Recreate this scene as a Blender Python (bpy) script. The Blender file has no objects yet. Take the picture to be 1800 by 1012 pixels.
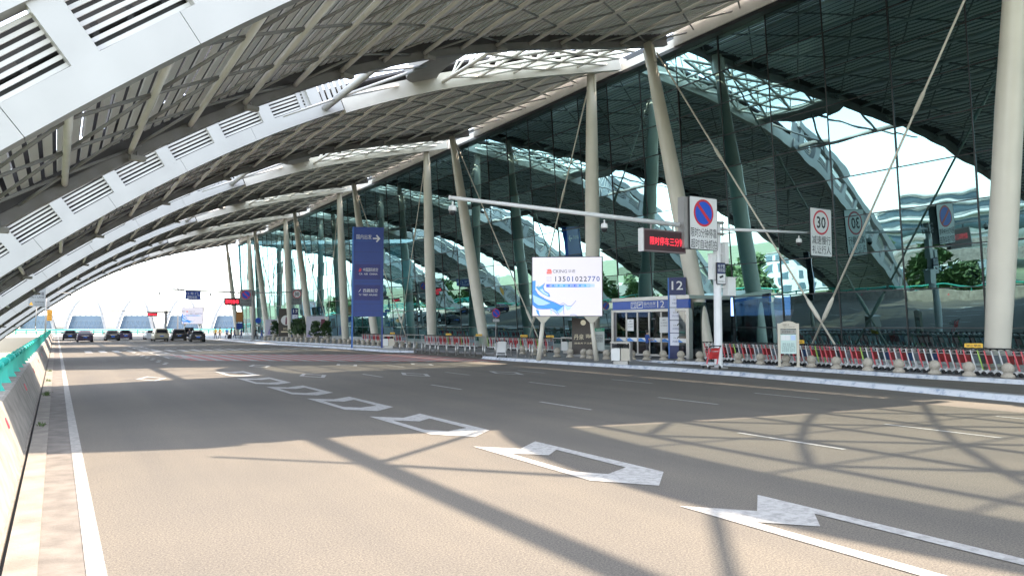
import bpy, bmesh, math, random
import numpy as np
from mathutils import Vector, Matrix, Quaternion
R = math.radians
rnd = random.Random(7)
scene = bpy.context.scene
COL = scene.collection

# ------------------------------------------------------------------ camera
cam_d = bpy.data.cameras.new("camera"); cam = bpy.data.objects.new("camera", cam_d); COL.objects.link(cam)
F = 1300.0
cam_d.sensor_width = 36; cam_d.lens = 36 * F / 1800; cam_d.clip_end = 6000; cam_d.clip_start = .05
yaw, pitch = math.atan(800 / F), math.atan(67 / F)
fw = Vector((math.sin(yaw) * math.cos(pitch), math.cos(yaw) * math.cos(pitch), math.sin(pitch)))
cam.location = (0, 0, 2.08)
cam.rotation_euler = fw.to_track_quat('-Z', 'Y').to_euler()
scene.camera = cam

# ------------------------------------------------------------------ light
SUN = Vector((-8.5, -0.9, -14.2)).normalized()
elev = math.asin(-SUN.z); azim = math.atan2(-SUN.x, -SUN.y)
world = bpy.data.worlds.new("World"); scene.world = world; world.use_nodes = True
wn = world.node_tree.nodes; wn.clear()
sky = wn.new('ShaderNodeTexSky'); sky.sky_type = 'NISHITA'; sky.sun_disc = False
sky.sun_elevation = elev; sky.sun_rotation = azim; sky.air_density = 1.0; sky.dust_density = 1.0; sky.ozone_density = 1.0
bg = wn.new('ShaderNodeBackground'); bg.inputs[1].default_value = 0.15
wo = wn.new('ShaderNodeOutputWorld')
hs_ = wn.new('ShaderNodeHueSaturation'); hs_.inputs['Saturation'].default_value = .5; world.node_tree.links.new(sky.outputs[0], hs_.inputs['Color']); world.node_tree.links.new(hs_.outputs[0], bg.inputs[0]); world.node_tree.links.new(bg.outputs[0], wo.inputs[0])
sd = bpy.data.lights.new("sun", 'SUN'); sd.energy = 2.05; sd.angle = R(0.6); sd.color = (1, .84, .67)
so = bpy.data.objects.new("sun", sd); COL.objects.link(so)
so.rotation_euler = SUN.to_track_quat('-Z', 'Y').to_euler(); so.location = (40, 10, 60)
scene.view_settings.view_transform = 'Standard'; scene.view_settings.look = 'None'
scene.view_settings.exposure = 3.0; scene.view_settings.gamma = 1
scene.cycles.max_bounces = 8; scene.cycles.transparent_max_bounces = 12; scene.cycles.use_denoising = True

# ------------------------------------------------------------------ materials
MATS = {}
def newmat(name):
    m = bpy.data.materials.new(name); m.use_nodes = True
    return m, m.node_tree.nodes, m.node_tree.links, m.node_tree.nodes['Principled BSDF']
def mat(name, col, rough=.5, metal=0., var=.12, scale=1.5, bump=0., bscale=40., spec=.5, dirt=None):
    if name in MATS: return MATS[name]
    m, n, l, p = newmat(name)
    tc = n.new('ShaderNodeTexCoord')
    nz = n.new('ShaderNodeTexNoise'); nz.inputs['Scale'].default_value = scale; nz.inputs['Detail'].default_value = 6
    l.new(tc.outputs['Object'], nz.inputs['Vector'])
    cr = n.new('ShaderNodeValToRGB')
    a = [max(0, c * (1 - var)) for c in col]; b = [min(1, c * (1 + var)) for c in col]
    cr.color_ramp.elements[0].color = (*a, 1); cr.color_ramp.elements[1].color = (*b, 1)
    cr.color_ramp.elements[0].position = .3; cr.color_ramp.elements[1].position = .7
    l.new(nz.outputs['Fac'], cr.inputs[0]); l.new(cr.outputs[0], p.inputs['Base Color'])
    p.inputs['Roughness'].default_value = rough; p.inputs['Metallic'].default_value = metal
    p.inputs['Specular IOR Level'].default_value = spec
    if bump:
        n2 = n.new('ShaderNodeTexNoise'); n2.inputs['Scale'].default_value = bscale; n2.inputs['Detail'].default_value = 4
        l.new(tc.outputs['Object'], n2.inputs['Vector'])
        bp = n.new('ShaderNodeBump'); bp.inputs['Strength'].default_value = bump; bp.inputs['Distance'].default_value = .02
        l.new(n2.outputs['Fac'], bp.inputs['Height']); l.new(bp.outputs[0], p.inputs['Normal'])
    MATS[name] = m; return m
def emat(name, col, strength):
    if name in MATS: return MATS[name]
    m, n, l, p = newmat(name)
    p.inputs['Base Color'].default_value = (*[c * .3 for c in col], 1)
    p.inputs['Emission Color'].default_value = (*col, 1); p.inputs['Emission Strength'].default_value = strength
    p.inputs['Roughness'].default_value = .3
    MATS[name] = m; return m

def asphalt():
    m, n, l, p = newmat('asphalt')
    tc = n.new('ShaderNodeTexCoord')
    def noise(sc, det=5, vec=None, rough=.6):
        x = n.new('ShaderNodeTexNoise'); x.inputs['Scale'].default_value = sc; x.inputs['Detail'].default_value = det
        x.inputs['Roughness'].default_value = rough
        l.new(vec or tc.outputs['Object'], x.inputs['Vector']); return x
    mp = n.new('ShaderNodeMapping'); mp.inputs['Scale'].default_value = (1.0, .05, 1); l.new(tc.outputs['Object'], mp.inputs[0])
    fine = noise(48, 6, rough=.85); grit = n.new('ShaderNodeTexVoronoi'); grit.inputs['Scale'].default_value = 55
    l.new(tc.outputs['Object'], grit.inputs['Vector'])
    big = noise(.35, 6); streak = noise(1.1, 5, mp.outputs[0])
    c1 = n.new('ShaderNodeValToRGB'); e = c1.color_ramp.elements
    e[0].position = .36; e[0].color = (.036, .033, .030, 1); e[1].position = .68; e[1].color = (.205, .182, .149, 1)
    l.new(fine.outputs['Fac'], c1.inputs[0])
    c2 = n.new('ShaderNodeValToRGB'); e = c2.color_ramp.elements
    e[0].position = .3; e[0].color = (.78, .79, .82, 1); e[1].position = .7; e[1].color = (1.12, 1.1, 1.06, 1)
    mix0 = n.new('ShaderNodeMath'); mix0.operation = 'ADD'; l.new(big.outputs['Fac'], mix0.inputs[0]); l.new(streak.outputs['Fac'], mix0.inputs[1])
    h = n.new('ShaderNodeMath'); h.operation = 'MULTIPLY'; h.inputs[1].default_value = .5; l.new(mix0.outputs[0], h.inputs[0])
    sx = n.new('ShaderNodeSeparateXYZ'); l.new(tc.outputs['Object'], sx.inputs[0])
    wv = n.new('ShaderNodeMath'); wv.operation = 'SINE'; w1 = n.new('ShaderNodeMath'); w1.operation = 'MULTIPLY_ADD'; w1.inputs[1].default_value = 3.6; w1.inputs[2].default_value = .4
    l.new(sx.outputs[0], w1.inputs[0]); l.new(w1.outputs[0], wv.inputs[0])
    wa = n.new('ShaderNodeMath'); wa.operation = 'MULTIPLY_ADD'; wa.inputs[1].default_value = .045; l.new(wv.outputs[0], wa.inputs[0]); l.new(h.outputs[0], wa.inputs[2])
    l.new(wa.outputs[0], c2.inputs[0])
    mx = n.new('ShaderNodeMix'); mx.data_type = 'RGBA'; mx.blend_type = 'MULTIPLY'; mx.inputs[0].default_value = 1
    l.new(c1.outputs[0], mx.inputs[6]); l.new(c2.outputs[0], mx.inputs[7])
    # small dark pits
    c3 = n.new('ShaderNodeValToRGB'); e = c3.color_ramp.elements
    e[0].position = .08; e[0].color = (.35, .35, .35, 1); e[1].position = .22; e[1].color = (1, 1, 1, 1)
    l.new(grit.outputs['Distance'], c3.inputs[0])
    mx2 = n.new('ShaderNodeMix'); mx2.data_type = 'RGBA'; mx2.blend_type = 'MULTIPLY'; mx2.inputs[0].default_value = .7
    l.new(mx.outputs[2], mx2.inputs[6]); l.new(c3.outputs[0], mx2.inputs[7])
    l.new(mx2.outputs[2], p.inputs['Base Color'])
    p.inputs['Roughness'].default_value = .82; p.inputs['Specular IOR Level'].default_value = .3
    bp = n.new('ShaderNodeBump'); bp.inputs['Strength'].default_value = .12; bp.inputs['Distance'].default_value = .008
    l.new(fine.outputs['Fac'], bp.inputs['Height']); l.new(bp.outputs[0], p.inputs['Normal'])
    return m
M_ASPH = asphalt()
def paint_worn(name, col):
    m, n, l, p = newmat(name)
    tc = n.new('ShaderNodeTexCoord')
    a = n.new('ShaderNodeTexNoise'); a.inputs['Scale'].default_value = 9; a.inputs['Detail'].default_value = 8; a.inputs['Roughness'].default_value = .75
    l.new(tc.outputs['Object'], a.inputs['Vector'])
    c = n.new('ShaderNodeValToRGB'); e = c.color_ramp.elements
    e[0].position = .38; e[0].color = tuple(x * .6 for x in col) + (1,); e[1].position = .56; e[1].color = (*col, 1)
    l.new(a.outputs['Fac'], c.inputs[0]); l.new(c.outputs[0], p.inputs['Base Color']); p.inputs['Roughness'].default_value = .7
    return m
M_PAINT = paint_worn('road_paint', (.33, .32, .30)); M_RED = paint_worn('red_surface', (.36, .10, .09))
def kerb_paint():
    m, n, l, p = newmat('kerb_paint'); tc = n.new('ShaderNodeTexCoord')
    a = n.new('ShaderNodeTexNoise'); a.inputs['Scale'].default_value = 3.2; a.inputs['Detail'].default_value = 9; a.inputs['Roughness'].default_value = .7
    l.new(tc.outputs['Object'], a.inputs['Vector'])
    c = n.new('ShaderNodeValToRGB'); e = c.color_ramp.elements
    e[0].position = .36; e[0].color = (.22, .26, .33, 1); e[1].position = .5; e[1].color = (.50, .515, .54, 1)
    l.new(a.outputs['Fac'], c.inputs[0]); l.new(c.outputs[0], p.inputs['Base Color']); p.inputs['Roughness'].default_value = .7
    return m
M_KERB = kerb_paint()
def paving():
    m, n, l, p = newmat('paving'); tc = n.new('ShaderNodeTexCoord')
    b = n.new('ShaderNodeTexBrick'); b.inputs['Scale'].default_value = 1.0; b.offset = .5
    b.inputs['Brick Width'].default_value = .6; b.inputs['Row Height'].default_value = .3; b.inputs['Mortar Size'].default_value = .006
    b.inputs['Color1'].default_value = (.13, .13, .135, 1); b.inputs['Color2'].default_value = (.17, .165, .16, 1); b.inputs['Mortar'].default_value = (.06, .06, .06, 1)
    l.new(tc.outputs['Object'], b.inputs['Vector']); l.new(b.outputs['Color'], p.inputs['Base Color']); p.inputs['Roughness'].default_value = .6
    return m
M_PAVE = paving()
def wall_glass():
    m, n, l, p = newmat('curtain_glass'); n.remove(p)
    out = n['Material Output']
    tc = n.new('ShaderNodeTexCoord'); nz = n.new('ShaderNodeTexNoise'); nz.inputs['Scale'].default_value = .42; nz.inputs['Detail'].default_value = 1.5
    l.new(tc.outputs['Object'], nz.inputs['Vector'])
    bp = n.new('ShaderNodeBump'); bp.inputs['Strength'].default_value = .38; bp.inputs['Distance'].default_value = .025
    l.new(nz.outputs['Fac'], bp.inputs['Height'])
    g = n.new('ShaderNodeBsdfGlossy'); g.inputs['Roughness'].default_value = 0.0; g.inputs['Color'].default_value = (.38, .61, .645, 1)
    l.new(bp.outputs[0], g.inputs['Normal'])
    t = n.new('ShaderNodeBsdfTransparent'); t.inputs['Color'].default_value = (.10, .19, .21, 1)
    fr = n.new('ShaderNodeFresnel'); fr.inputs['IOR'].default_value = 1.6
    mr = n.new('ShaderNodeMapRange'); mr.inputs['From Min'].default_value = .05; mr.inputs['From Max'].default_value = .6
    mr.inputs['To Min'].default_value = .44; mr.inputs['To Max'].default_value = .85
    l.new(fr.outputs[0], mr.inputs['Value'])
    mx = n.new('ShaderNodeMixShader'); l.new(mr.outputs[0], mx.inputs[0]); l.new(t.outputs[0], mx.inputs[1]); l.new(g.outputs[0], mx.inputs[2])
    l.new(mx.outputs[0], out.inputs[0]); return m
M_GLASS = wall_glass()
def clear_glass(name, tint, spec=.12, diff=0.0):
    if name in MATS: return MATS[name]
    m, n, l, p = newmat(name); n.remove(p); out = n['Material Output']
    t = n.new('ShaderNodeBsdfTransparent'); t.inputs['Color'].default_value = (*tint, 1)
    g = n.new('ShaderNodeBsdfGlossy'); g.inputs['Roughness'].default_value = .02
    mx = n.new('ShaderNodeMixShader'); mx.inputs[0].default_value = spec
    l.new(t.outputs[0], mx.inputs[1]); l.new(g.outputs[0], mx.inputs[2])
    last = mx
    if diff:
        d = n.new('ShaderNodeBsdfTranslucent'); d.inputs['Color'].default_value = (.75, .88, .85, 1)
        m2 = n.new('ShaderNodeMixShader'); m2.inputs[0].default_value = diff
        l.new(mx.outputs[0], m2.inputs[1]); l.new(d.outputs[0], m2.inputs[2]); last = m2
    l.new(last.outputs[0], out.inputs[0]); MATS[name] = m; return m
M_SKYGLASS = clear_glass('skylight_glass', (.62, .67, .63), .06, .3)
WHITE = mat('white_steel', (.37, .365, .355), .45, var=.05, scale=.8)
CREAM = mat('cream_steel', (.74, .715, .67), .5, var=.08, scale=.9)
COLUMN = mat('column_paint', (.58, .54, .455), .38, var=.06, scale=.7)
DARKST = mat('dark_steel', (.085, .08, .08), .5, var=.15)
POLEW = mat('pole_white', (.70, .70, .70), .4, var=.05)
GREYST = mat('grey_steel', (.27, .26, .25), .5, var=.1)
SLAT = mat('slat_metal', (.86, .845, .81), .45, var=.06, scale=.35)
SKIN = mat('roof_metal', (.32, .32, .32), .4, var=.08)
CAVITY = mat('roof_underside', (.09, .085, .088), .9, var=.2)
LOUVRE = mat('louvre_white', (.48, .47, .45), .45, var=.05)
BLACK = mat('black_paint', (.018, .018, .02), .4, var=.2)
RUBBER = mat('rubber', (.02, .02, .02), .8)
STAIN = mat('stainless', (.42, .405, .385), .35, .7, var=.08)
CONC = mat('concrete_pale', (.23, .21, .185), .8, var=.3, scale=2.6, bump=.25)
CONC2 = mat('concrete_gutter', (.175, .155, .13), .85, var=.25, scale=2.5, bump=.3)
SHOULD = mat('shoulder', (.125, .11, .095), .9, var=.3, scale=3, bump=.3)
SIGNFAR = mat('sign_white_dimmed', (.22, .23, .23), .5, var=.05)  # sign white with shade mixed into the colour, against overexposure under open sky
TEAL = mat('teal_paint', (.02, .34, .27), .4, var=.08)
STONE = mat('granite', (.36, .32, .26), .7, var=.18, scale=25, bump=.15, bscale=80)
BLUE = mat('sign_blue', (.012, .045, .24), .4, var=.05)
NAVY = mat('sign_navy', (.012, .02, .10), .4, var=.08)
BLUEL = mat('sign_blue_edge', (.03, .14, .45), .4, var=.05)
SIGNW = mat('sign_white', (.70, .70, .69), .4, var=.03)
SIGNR = mat('sign_red', (.55, .03, .05), .4, var=.05)
SIGNB = mat('sign_round_blue', (.02, .09, .52), .4, var=.05)
YEL = mat('yellow_plastic', (.72, .42, .03), .4)
ORANGE = mat('orange_sign', (.75, .34, .03), .4)
INK = mat('ink', (.02, .02, .025), .5)
PLASTW = mat('housing_white', (.68, .68, .66), .4, var=.05)
BEIGE = mat('beige_metal', (.44, .405, .34), .35, .3, var=.06)
HALL = mat('hall_dark', (.05, .055, .06), .6)

# ------------------------------------------------------------------ mesh helpers
class MB:
    def __init__(s): s.bm = bmesh.new(); s.mi = 0
    def face(s, pts, mi=None):
        vs = [s.bm.verts.new(p) for p in pts]
        try:
            f = s.bm.faces.new(vs); f.material_index = s.mi if mi is None else mi; return f
        except ValueError: return None
    def hexa(s, a, b):
        va = [s.bm.verts.new(p) for p in a]; vb = [s.bm.verts.new(p) for p in b]; n = len(va)
        fs = [s.bm.faces.new(va[::-1]), s.bm.faces.new(vb)]
        for i in range(n): fs.append(s.bm.faces.new((va[i], va[(i + 1) % n], vb[(i + 1) % n], vb[i])))
        for f in fs: f.material_index = s.mi
    def box(s, c, d, rz=0.0):
        x, y, z = d[0] / 2, d[1] / 2, d[2] / 2; cs, sn = math.cos(rz), math.sin(rz)
        def q(px, py, pz): return (c[0] + px * cs - py * sn, c[1] + px * sn + py * cs, c[2] + pz)
        s.hexa([q(-x, -y, -z), q(x, -y, -z), q(x, y, -z), q(-x, y, -z)], [q(-x, -y, z), q(x, -y, z), q(x, y, z), q(-x, y, z)])
    def bar(s, p0, p1, w, h, up=(0, 0, 1)):
        p0, p1 = Vector(p0), Vector(p1); d = (p1 - p0).normalized(); u = Vector(up)
        sd_ = d.cross(u); 
        if sd_.length < 1e-4: sd_ = d.cross(Vector((1, 0, 0)))
        sd_.normalize(); u = sd_.cross(d).normalized(); a = sd_ * w / 2; b = u * h / 2
        s.hexa([p0 - a - b, p0 + a - b, p0 + a + b, p0 - a + b], [p1 - a - b, p1 + a - b, p1 + a + b, p1 - a + b])
    def tube(s, p0, p1, r0, r1=None, n=8, smooth=True):
        r1 = r0 if r1 is None else r1
        p0, p1 = Vector(p0), Vector(p1); d = (p1 - p0)
        if d.length < 1e-6: return
        d.normalize(); u = d.orthogonal().normalized(); v = d.cross(u)
        A = [s.bm.verts.new(p0 + (u * math.cos(t) + v * math.sin(t)) * r0) for t in [2 * math.pi * i / n for i in range(n)]]
        B = [s.bm.verts.new(p1 + (u * math.cos(t) + v * math.sin(t)) * r1) for t in [2 * math.pi * i / n for i in range(n)]]
        for i in range(n):
            f = s.bm.faces.new((A[i], A[(i + 1) % n], B[(i + 1) % n], B[i])); f.smooth = smooth; f.material_index = s.mi
        for L in (A[::-1], B): f = s.bm.faces.new(L); f.material_index = s.mi
    def path(s, pts, r, n=8):
        for a, b in zip(pts[:-1], pts[1:]): s.tube(a, b, r, r, n)
    def lathe(s, prof, c=(0, 0, 0), n=16, axis=2):
        rings = []
        for r, z in prof:
            ring = []
            for i in range(n):
                t = 2 * math.pi * i / n; a, b = r * math.cos(t), r * math.sin(t)
                p = (a, b, z) if axis == 2 else ((z, a, b) if axis == 0 else (b, z, a))
                ring.append(s.bm.verts.new((c[0] + p[0], c[1] + p[1], c[2] + p[2])))
            rings.append(ring)
        for A, B in zip(rings[:-1], rings[1:]):
            for i in range(n):
                f = s.bm.faces.new((A[i], A[(i + 1) % n], B[(i + 1) % n], B[i])); f.smooth = True; f.material_index = s.mi
        for L in (rings[0][::-1], rings[-1]): f = s.bm.faces.new(L); f.material_index = s.mi
    def spindle(s, pr, n=12):
        d = (pr[-1][0] - pr[0][0]).normalized(); u = d.orthogonal().normalized(); v = d.cross(u); rings = []
        for p, r in pr: rings.append([s.bm.verts.new(p + (u * math.cos(2 * math.pi * i / n) + v * math.sin(2 * math.pi * i / n)) * r) for i in range(n)])
        for A, B in zip(rings[:-1], rings[1:]):
            for i in range(n):
                f = s.bm.faces.new((A[i], A[(i + 1) % n], B[(i + 1) % n], B[i])); f.smooth = True; f.material_index = s.mi
        for L in (rings[0][::-1], rings[-1]): s.bm.faces.new(L).material_index = s.mi
    def prism(s, poly, z0, z1):            # vertical prism over plan polygon
        s.hexa([(x, y, z0) for x, y in poly], [(x, y, z1) for x, y in poly])
    def plate(s, poly, y0, y1):            # polygon in local XZ given depth along Y
        s.hexa([(x, y1, z) for x, z in poly], [(x, y0, z) for x, z in poly])
    def disc(s, c, r, y0, y1, n=28):
        s.plate([(c[0] + r * math.cos(2 * math.pi * i / n), c[1] + r * math.sin(2 * math.pi * i / n)) for i in range(n)], y0, y1)
    def ring(s, c, r0, r1, y, n=36):
        for i in range(n):
            a, b = 2 * math.pi * i / n, 2 * math.pi * (i + 1) / n
            s.face([(c[0] + r0 * math.cos(a), y, c[1] + r0 * math.sin(a)), (c[0] + r1 * math.cos(a), y, c[1] + r1 * math.sin(a)),
                    (c[0] + r1 * math.cos(b), y, c[1] + r1 * math.sin(b)), (c[0] + r0 * math.cos(b), y, c[1] + r0 * math.sin(b))])
    def mesh(s, name, mats):
        bmesh.ops.recalc_face_normals(s.bm, faces=s.bm.faces[:])
        me = bpy.data.meshes.new(name); s.bm.to_mesh(me); s.bm.free()
        for m in (mats if isinstance(mats, (list, tuple)) else [mats]): me.materials.append(m)
        return me
    def build(s, name, mats, parent=None, loc=None, rz=0):
        return link(name, s.mesh(name, mats), parent, loc, rz)
def link(name, me, parent=None, loc=None, rz=0):
    o = bpy.data.objects.new(name, me); COL.objects.link(o); o.parent = parent
    if loc: o.location = loc
    if rz: o.rotation_euler = (0, 0, rz)
    return o
def thing(name, label, cat, loc=(0, 0, 0), rz=0, group=None):
    o = bpy.data.objects.new(name, None); COL.objects.link(o); o.location = loc; o.rotation_euler = (0, 0, rz)
    o.empty_display_size = .2
    return tag(o, label, cat, group)
def tag(o, label, cat, group=None):
    o['label'] = label; o['category'] = cat
    if group: o['group'] = group
    return o
def struct(o, kind='structure'): o['kind'] = kind; return o
def dup(root, loc, rz=None, label=None, group=None):
    r = root.copy(); COL.objects.link(r); r.location = loc
    if rz is not None: r.rotation_euler = (0, 0, rz)
    if label: r['label'] = label
    if group: r['group'] = group
    for ch in list(root.children):
        c = ch.copy(); COL.objects.link(c); c.parent = r
        for g in ch.children:
            d = g.copy(); COL.objects.link(d); d.parent = c
    return r
def lettering(body, width, height, material, parent, x=0, y=0, z=0, name='lettering', ext=.004, bold=0.0):
    cu = bpy.data.curves.new('t', 'FONT'); cu.body = body; cu.align_x = 'CENTER'; cu.resolution_u = 2; cu.extrude = 0; cu.offset = bold
    tmp = bpy.data.objects.new('t', cu); COL.objects.link(tmp)
    bpy.context.view_layer.update()
    me = bpy.data.meshes.new_from_object(tmp.evaluated_get(bpy.context.evaluated_depsgraph_get()))
    bpy.data.objects.remove(tmp); bpy.data.curves.remove(cu)
    me.name = name; me.materials.clear(); me.materials.append(material)
    co = np.zeros(len(me.vertices) * 3); me.vertices.foreach_get('co', co); co = co.reshape(-1, 3)
    mn, mx_ = co.min(0), co.max(0)
    sx = width / (mx_[0] - mn[0]) if width else height / (mx_[1] - mn[1]); sy = height / (mx_[1] - mn[1]) if height else sx
    out = np.zeros_like(co); out[:, 0] = (co[:, 0] - (mn[0] + mx_[0]) / 2) * sx; out[:, 2] = (co[:, 1] - (mn[1] + mx_[1]) / 2) * sy
    me.vertices.foreach_set('co', out.reshape(-1)); me.update()
    return link(name, me, parent, (x, y, z))
def face_cam(x, y): return -math.atan2(x, y)

# ================================================================== SETTING
def slab(name, poly, z0, z1, m):
    b = MB(); b.prism(poly, z0, z1); return struct(b.build(name, m))
rect = lambda x0, y0, x1, y1: [(x0, y0), (x1, y0), (x1, y1), (x0, y1)]
EARTH = mat('earth', (.13, .15, .08), .95, var=.3, scale=.05)
b = MB(); b.face([(-3000, -3000, -8), (3000, -3000, -8), (3000, 4000, -8), (-3000, 4000, -8)]); struct(b.build('ground', EARTH))
slab('road', rect(.30, -40, 34, 178), -1.2, 0, M_ASPH)
slab('road_far', rect(-1.3, 178, 170, 700), -1.2, -.01, M_ASPH)
slab('road_shoulder', rect(-.08, -40, .30, 178), -1.2, -.004, SHOULD)
slab('gutter', rect(-.33, -40, -.08, 178), -1.2, .02, CONC2)
slab('gutter_channel', rect(-.37, -40, -.33, 178), -1.2, -.06, mat('channel_dark', (.03, .028, .025), .9))
slab('viaduct_edge', rect(-1.15, -40, -.37, 178), -1.6, .0, CONC2)
def sheet(name, polys, m, z=.004):
    b = MB()
    for p in polys: b.face([(x, y, z) for x, y in p])
    return struct(b.build(name, m))
sheet('edge_line', [rect(.27, -5, .42, 172)], paint_worn('edge_paint', (.27, .255, .23)))
dash = []
for x, y0 in ((11.4, 10.15), (15.05, 9.4), (18.55, 8.85)):
    y = y0 - 7
    while y < 165:
        if not (36.5 < y - 1 < 60): dash.append(rect(x - .055, y - 2.3, x + .055, y))
        y += 6.95
sheet('lane_dashes', dash, M_PAINT, .0065)
# chained box markings between the first two lanes
T = dict(tip=(6.19, 11.35), a=(6.77, 10.72), b=(7.42, 11.26), c=(7.22, 10.31), d=(6.81, 9.94), e=(6.38, 10.40),
         f=(7.44, 7.96), g=(6.75, 7.31), h=(7.2, 8.5), i=(6.66, 8.25), j=(6.18, 8.03), k=(6.18, 8.64), l=(6.35, 8.67))
quads = [('tip', 'a', 'e'), ('a', 'b', 'c'), ('a', 'c', 'd'), ('a', 'd', 'e'), ('tip', 'e', 'l', 'k'), ('b', 'f', 'h', 'c'),
         ('f', 'g', 'i', 'h'), ('g', 'j', 'k', 'i'), ('k', 'l', 'i')]
chain = []
for s in (-2, -1, 0, 1, 2, 3, 4, 5, 9, 10, 11, 12, 13, 14, 15):
    off = 4.98 * s if s < 3 else 9.96 + 4.85 * (s - 2)
    for q in quads:
        P = [(T[k][0] + (0 if k in 'tip a e k l j i' else 0), T[k][1] + off) for k in q]
        if s < 0:   # nearest pair: plain lines with one broad cap
            if s == -1 and q == ('tip', 'e', 'l', 'k'): P = [P[0], P[1], (6.35, -4), (6.18, -4)]
            elif s == -1 and q == ('b', 'f', 'h', 'c'): P = [P[0], (7.42, -4), (7.22, -4), P[3]]
            elif s == -2 or 'f' in q or 'j' in q or 'i' in q: continue
        chain.append(P)
sheet('chained_box_markings', chain, M_PAINT, .008)
def dia(cx, cy, w=1.15, l=3.1, t=.16):
    o = [(cx, cy - l / 2), (cx + w / 2, cy), (cx, cy + l / 2), (cx - w / 2, cy)]
    k = 1 - 2.3 * t / w; i_ = [(cx, cy - l / 2 * k), (cx + w / 2 * k, cy), (cx, cy + l / 2 * k), (cx - w / 2 * k, cy)]
    return [[o[n], o[(n + 1) % 4], i_[(n + 1) % 4], i_[n]] for n in range(4)]
ds = []
for cx, cy in ((3.25, 32.5), (9.25, 31.0), (13.2, 29.4), (17.1, 28.3), (9.1, 39.9), (13.3, 38.5), (17, 37), (3.3, 75), (9.2, 76), (13.2, 76)): ds += dia(cx, cy)
sheet('diamond_markings', ds, M_PAINT, .0095)
# red and white pedestrian crossing, running askew over the lanes
def cross_y(x, near): return (48.2 - .70 * (x - 7.2)) if near else (58.5 - .5 * (x - 7.2))
red, wht = [], []
x = 7.0; i = 0
while x < 22.2:
    (red if i % 2 == 0 else wht).append([(x, cross_y(x, 1)), (x + .44, cross_y(x + .44, 1)), (x + .44, cross_y(x + .44, 0)), (x, cross_y(x, 0))]); x += .44; i += 1
sheet('crossing_red', red, M_RED); sheet('crossing_white', wht, M_PAINT)
dots = [rect(5.0 + .25 * (k % 2), 44 + 1.6 * k, 5.2 + .25 * (k % 2), 44.9 + 1.6 * k) for k in range(20)]
sheet('dotted_lines', dots + [rect(2.0 + 1.0 * k, 66, 2.5 + 1.0 * k, 71) for k in range(18)], M_PAINT, .011)

# kerbs and pavements
k1 = [(22.3, 5), (22.42, 9.9), (23.45, 15.7), (24.2, 21.4), (24.25, 26.5), (23.6, 32.4), (23.2, 38), (23.27, 41.65)]
inner = [(25.2, 42.5), (26.6, 41.5), (26.3, 38), (26.6, 34.5), (27.6, 31.5), (27.2, 29.2), (26.0, 26.5), (25.3, 23.5), (24.45, 16), (23.35, 10), (23.2, 5)]
def kerbstones(name, line, w, h=.15, closed=False, m=None):
    b = MB()
    pts = line + [line[0]] if closed else line
    for p, q in zip(pts[:-1], pts[1:]):
        L = math.dist(p, q); n = max(1, round(L / 1.0)); dx, dy = (q[0] - p[0]) / L, (q[1] - p[1]) / L
        for i in range(n):
            a, c = i * L / n + .004, (i + 1) * L / n - .004
            A = (p[0] + dx * a, p[1] + dy * a); C_ = (p[0] + dx * c, p[1] + dy * c); nx, ny = dy * w, -dx * w
            z = h + rnd.uniform(-.004, .004)
            b.hexa([(A[0], A[1], -.05), (C_[0], C_[1], -.05), (C_[0] + nx, C_[1] + ny, -.05), (A[0] + nx, A[1] + ny, -.05)],
                   [(A[0] + nx * .35, A[1] + ny * .35, z), (C_[0] + nx * .35, C_[1] + ny * .35, z), (C_[0] + nx, C_[1] + ny, z), (A[0] + nx, A[1] + ny, z)])
    return struct(b.build(name, m or M_KERB))
kerbstones('island_kerb', k1, .5)
slab('island_pavement', [(x + .45, y) for x, y in k1] + inner, -.1, .145, M_PAVE)
k2 = [(29.35, -40), (29.35, 18), (29.6, 24), (29.9, 27.5), (29.3, 30.5), (28.0, 32.5)]
kerbstones('pavement_kerb', k2, .42)
slab('pavement', [(29.7, -40), (29.7, 18), (29.95, 24), (30.2, 27.5), (29.6, 30.5), (28.3, 32.5), (27.5, 31.4), (26.5, 34.6), (26.2, 38), (26.5, 41.6), (27.2, 45), (26.5, 50), (26.4, 60), (26.3, 80), (24.5, 92), (24, 178), (34.6, 178), (34.6, -40)], -.1, .15, M_PAVE)
k3 = [(26.5, 59.5), (26.0, 74), (25.3, 83), (23.9, 95), (23.6, 176)]
kerbstones('far_pavement_kerb', k3, .42)
k4 = [(23.9, 53.6), (22.5, 55.6), (22.4, 60.4), (22.3, 66), (21.4, 78), (20.1, 89), (20.4, 104), (20.6, 176)]
kerbstones('far_island_kerb', k4, .5)
slab('far_island_pavement', [(x + .45, y) for x, y in k4[1:]] + [(21.9, 176), (21.7, 104), (21.6, 91), (22.9, 79), (24.4, 68), (25.2, 62), (25.2, 56.5)], -.1, .145, mat('paving_pale', (.36, .35, .34), .7, var=.2, scale=1.2))

# weeds in the gutter
b = MB()
for k in range(260):
    x, y = rnd.gauss(-.2, .05), rnd.choice((26.2, 26.6, 27.0, 18.4, 40.1, 33)) + rnd.gauss(0, .16); a = rnd.uniform(0, 6.28); h_ = rnd.uniform(.03, .1)
    b.face([(x - .012 * math.cos(a), y - .012 * math.sin(a), .02), (x + .012 * math.cos(a), y + .012 * math.sin(a), .02), (x + rnd.uniform(-.06, .06), y + rnd.uniform(-.06, .06), .02 + h_)])
struct(b.build('weeds', mat('weed_green', (.06, .10, .025), .8, var=.3)), 'stuff')
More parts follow.
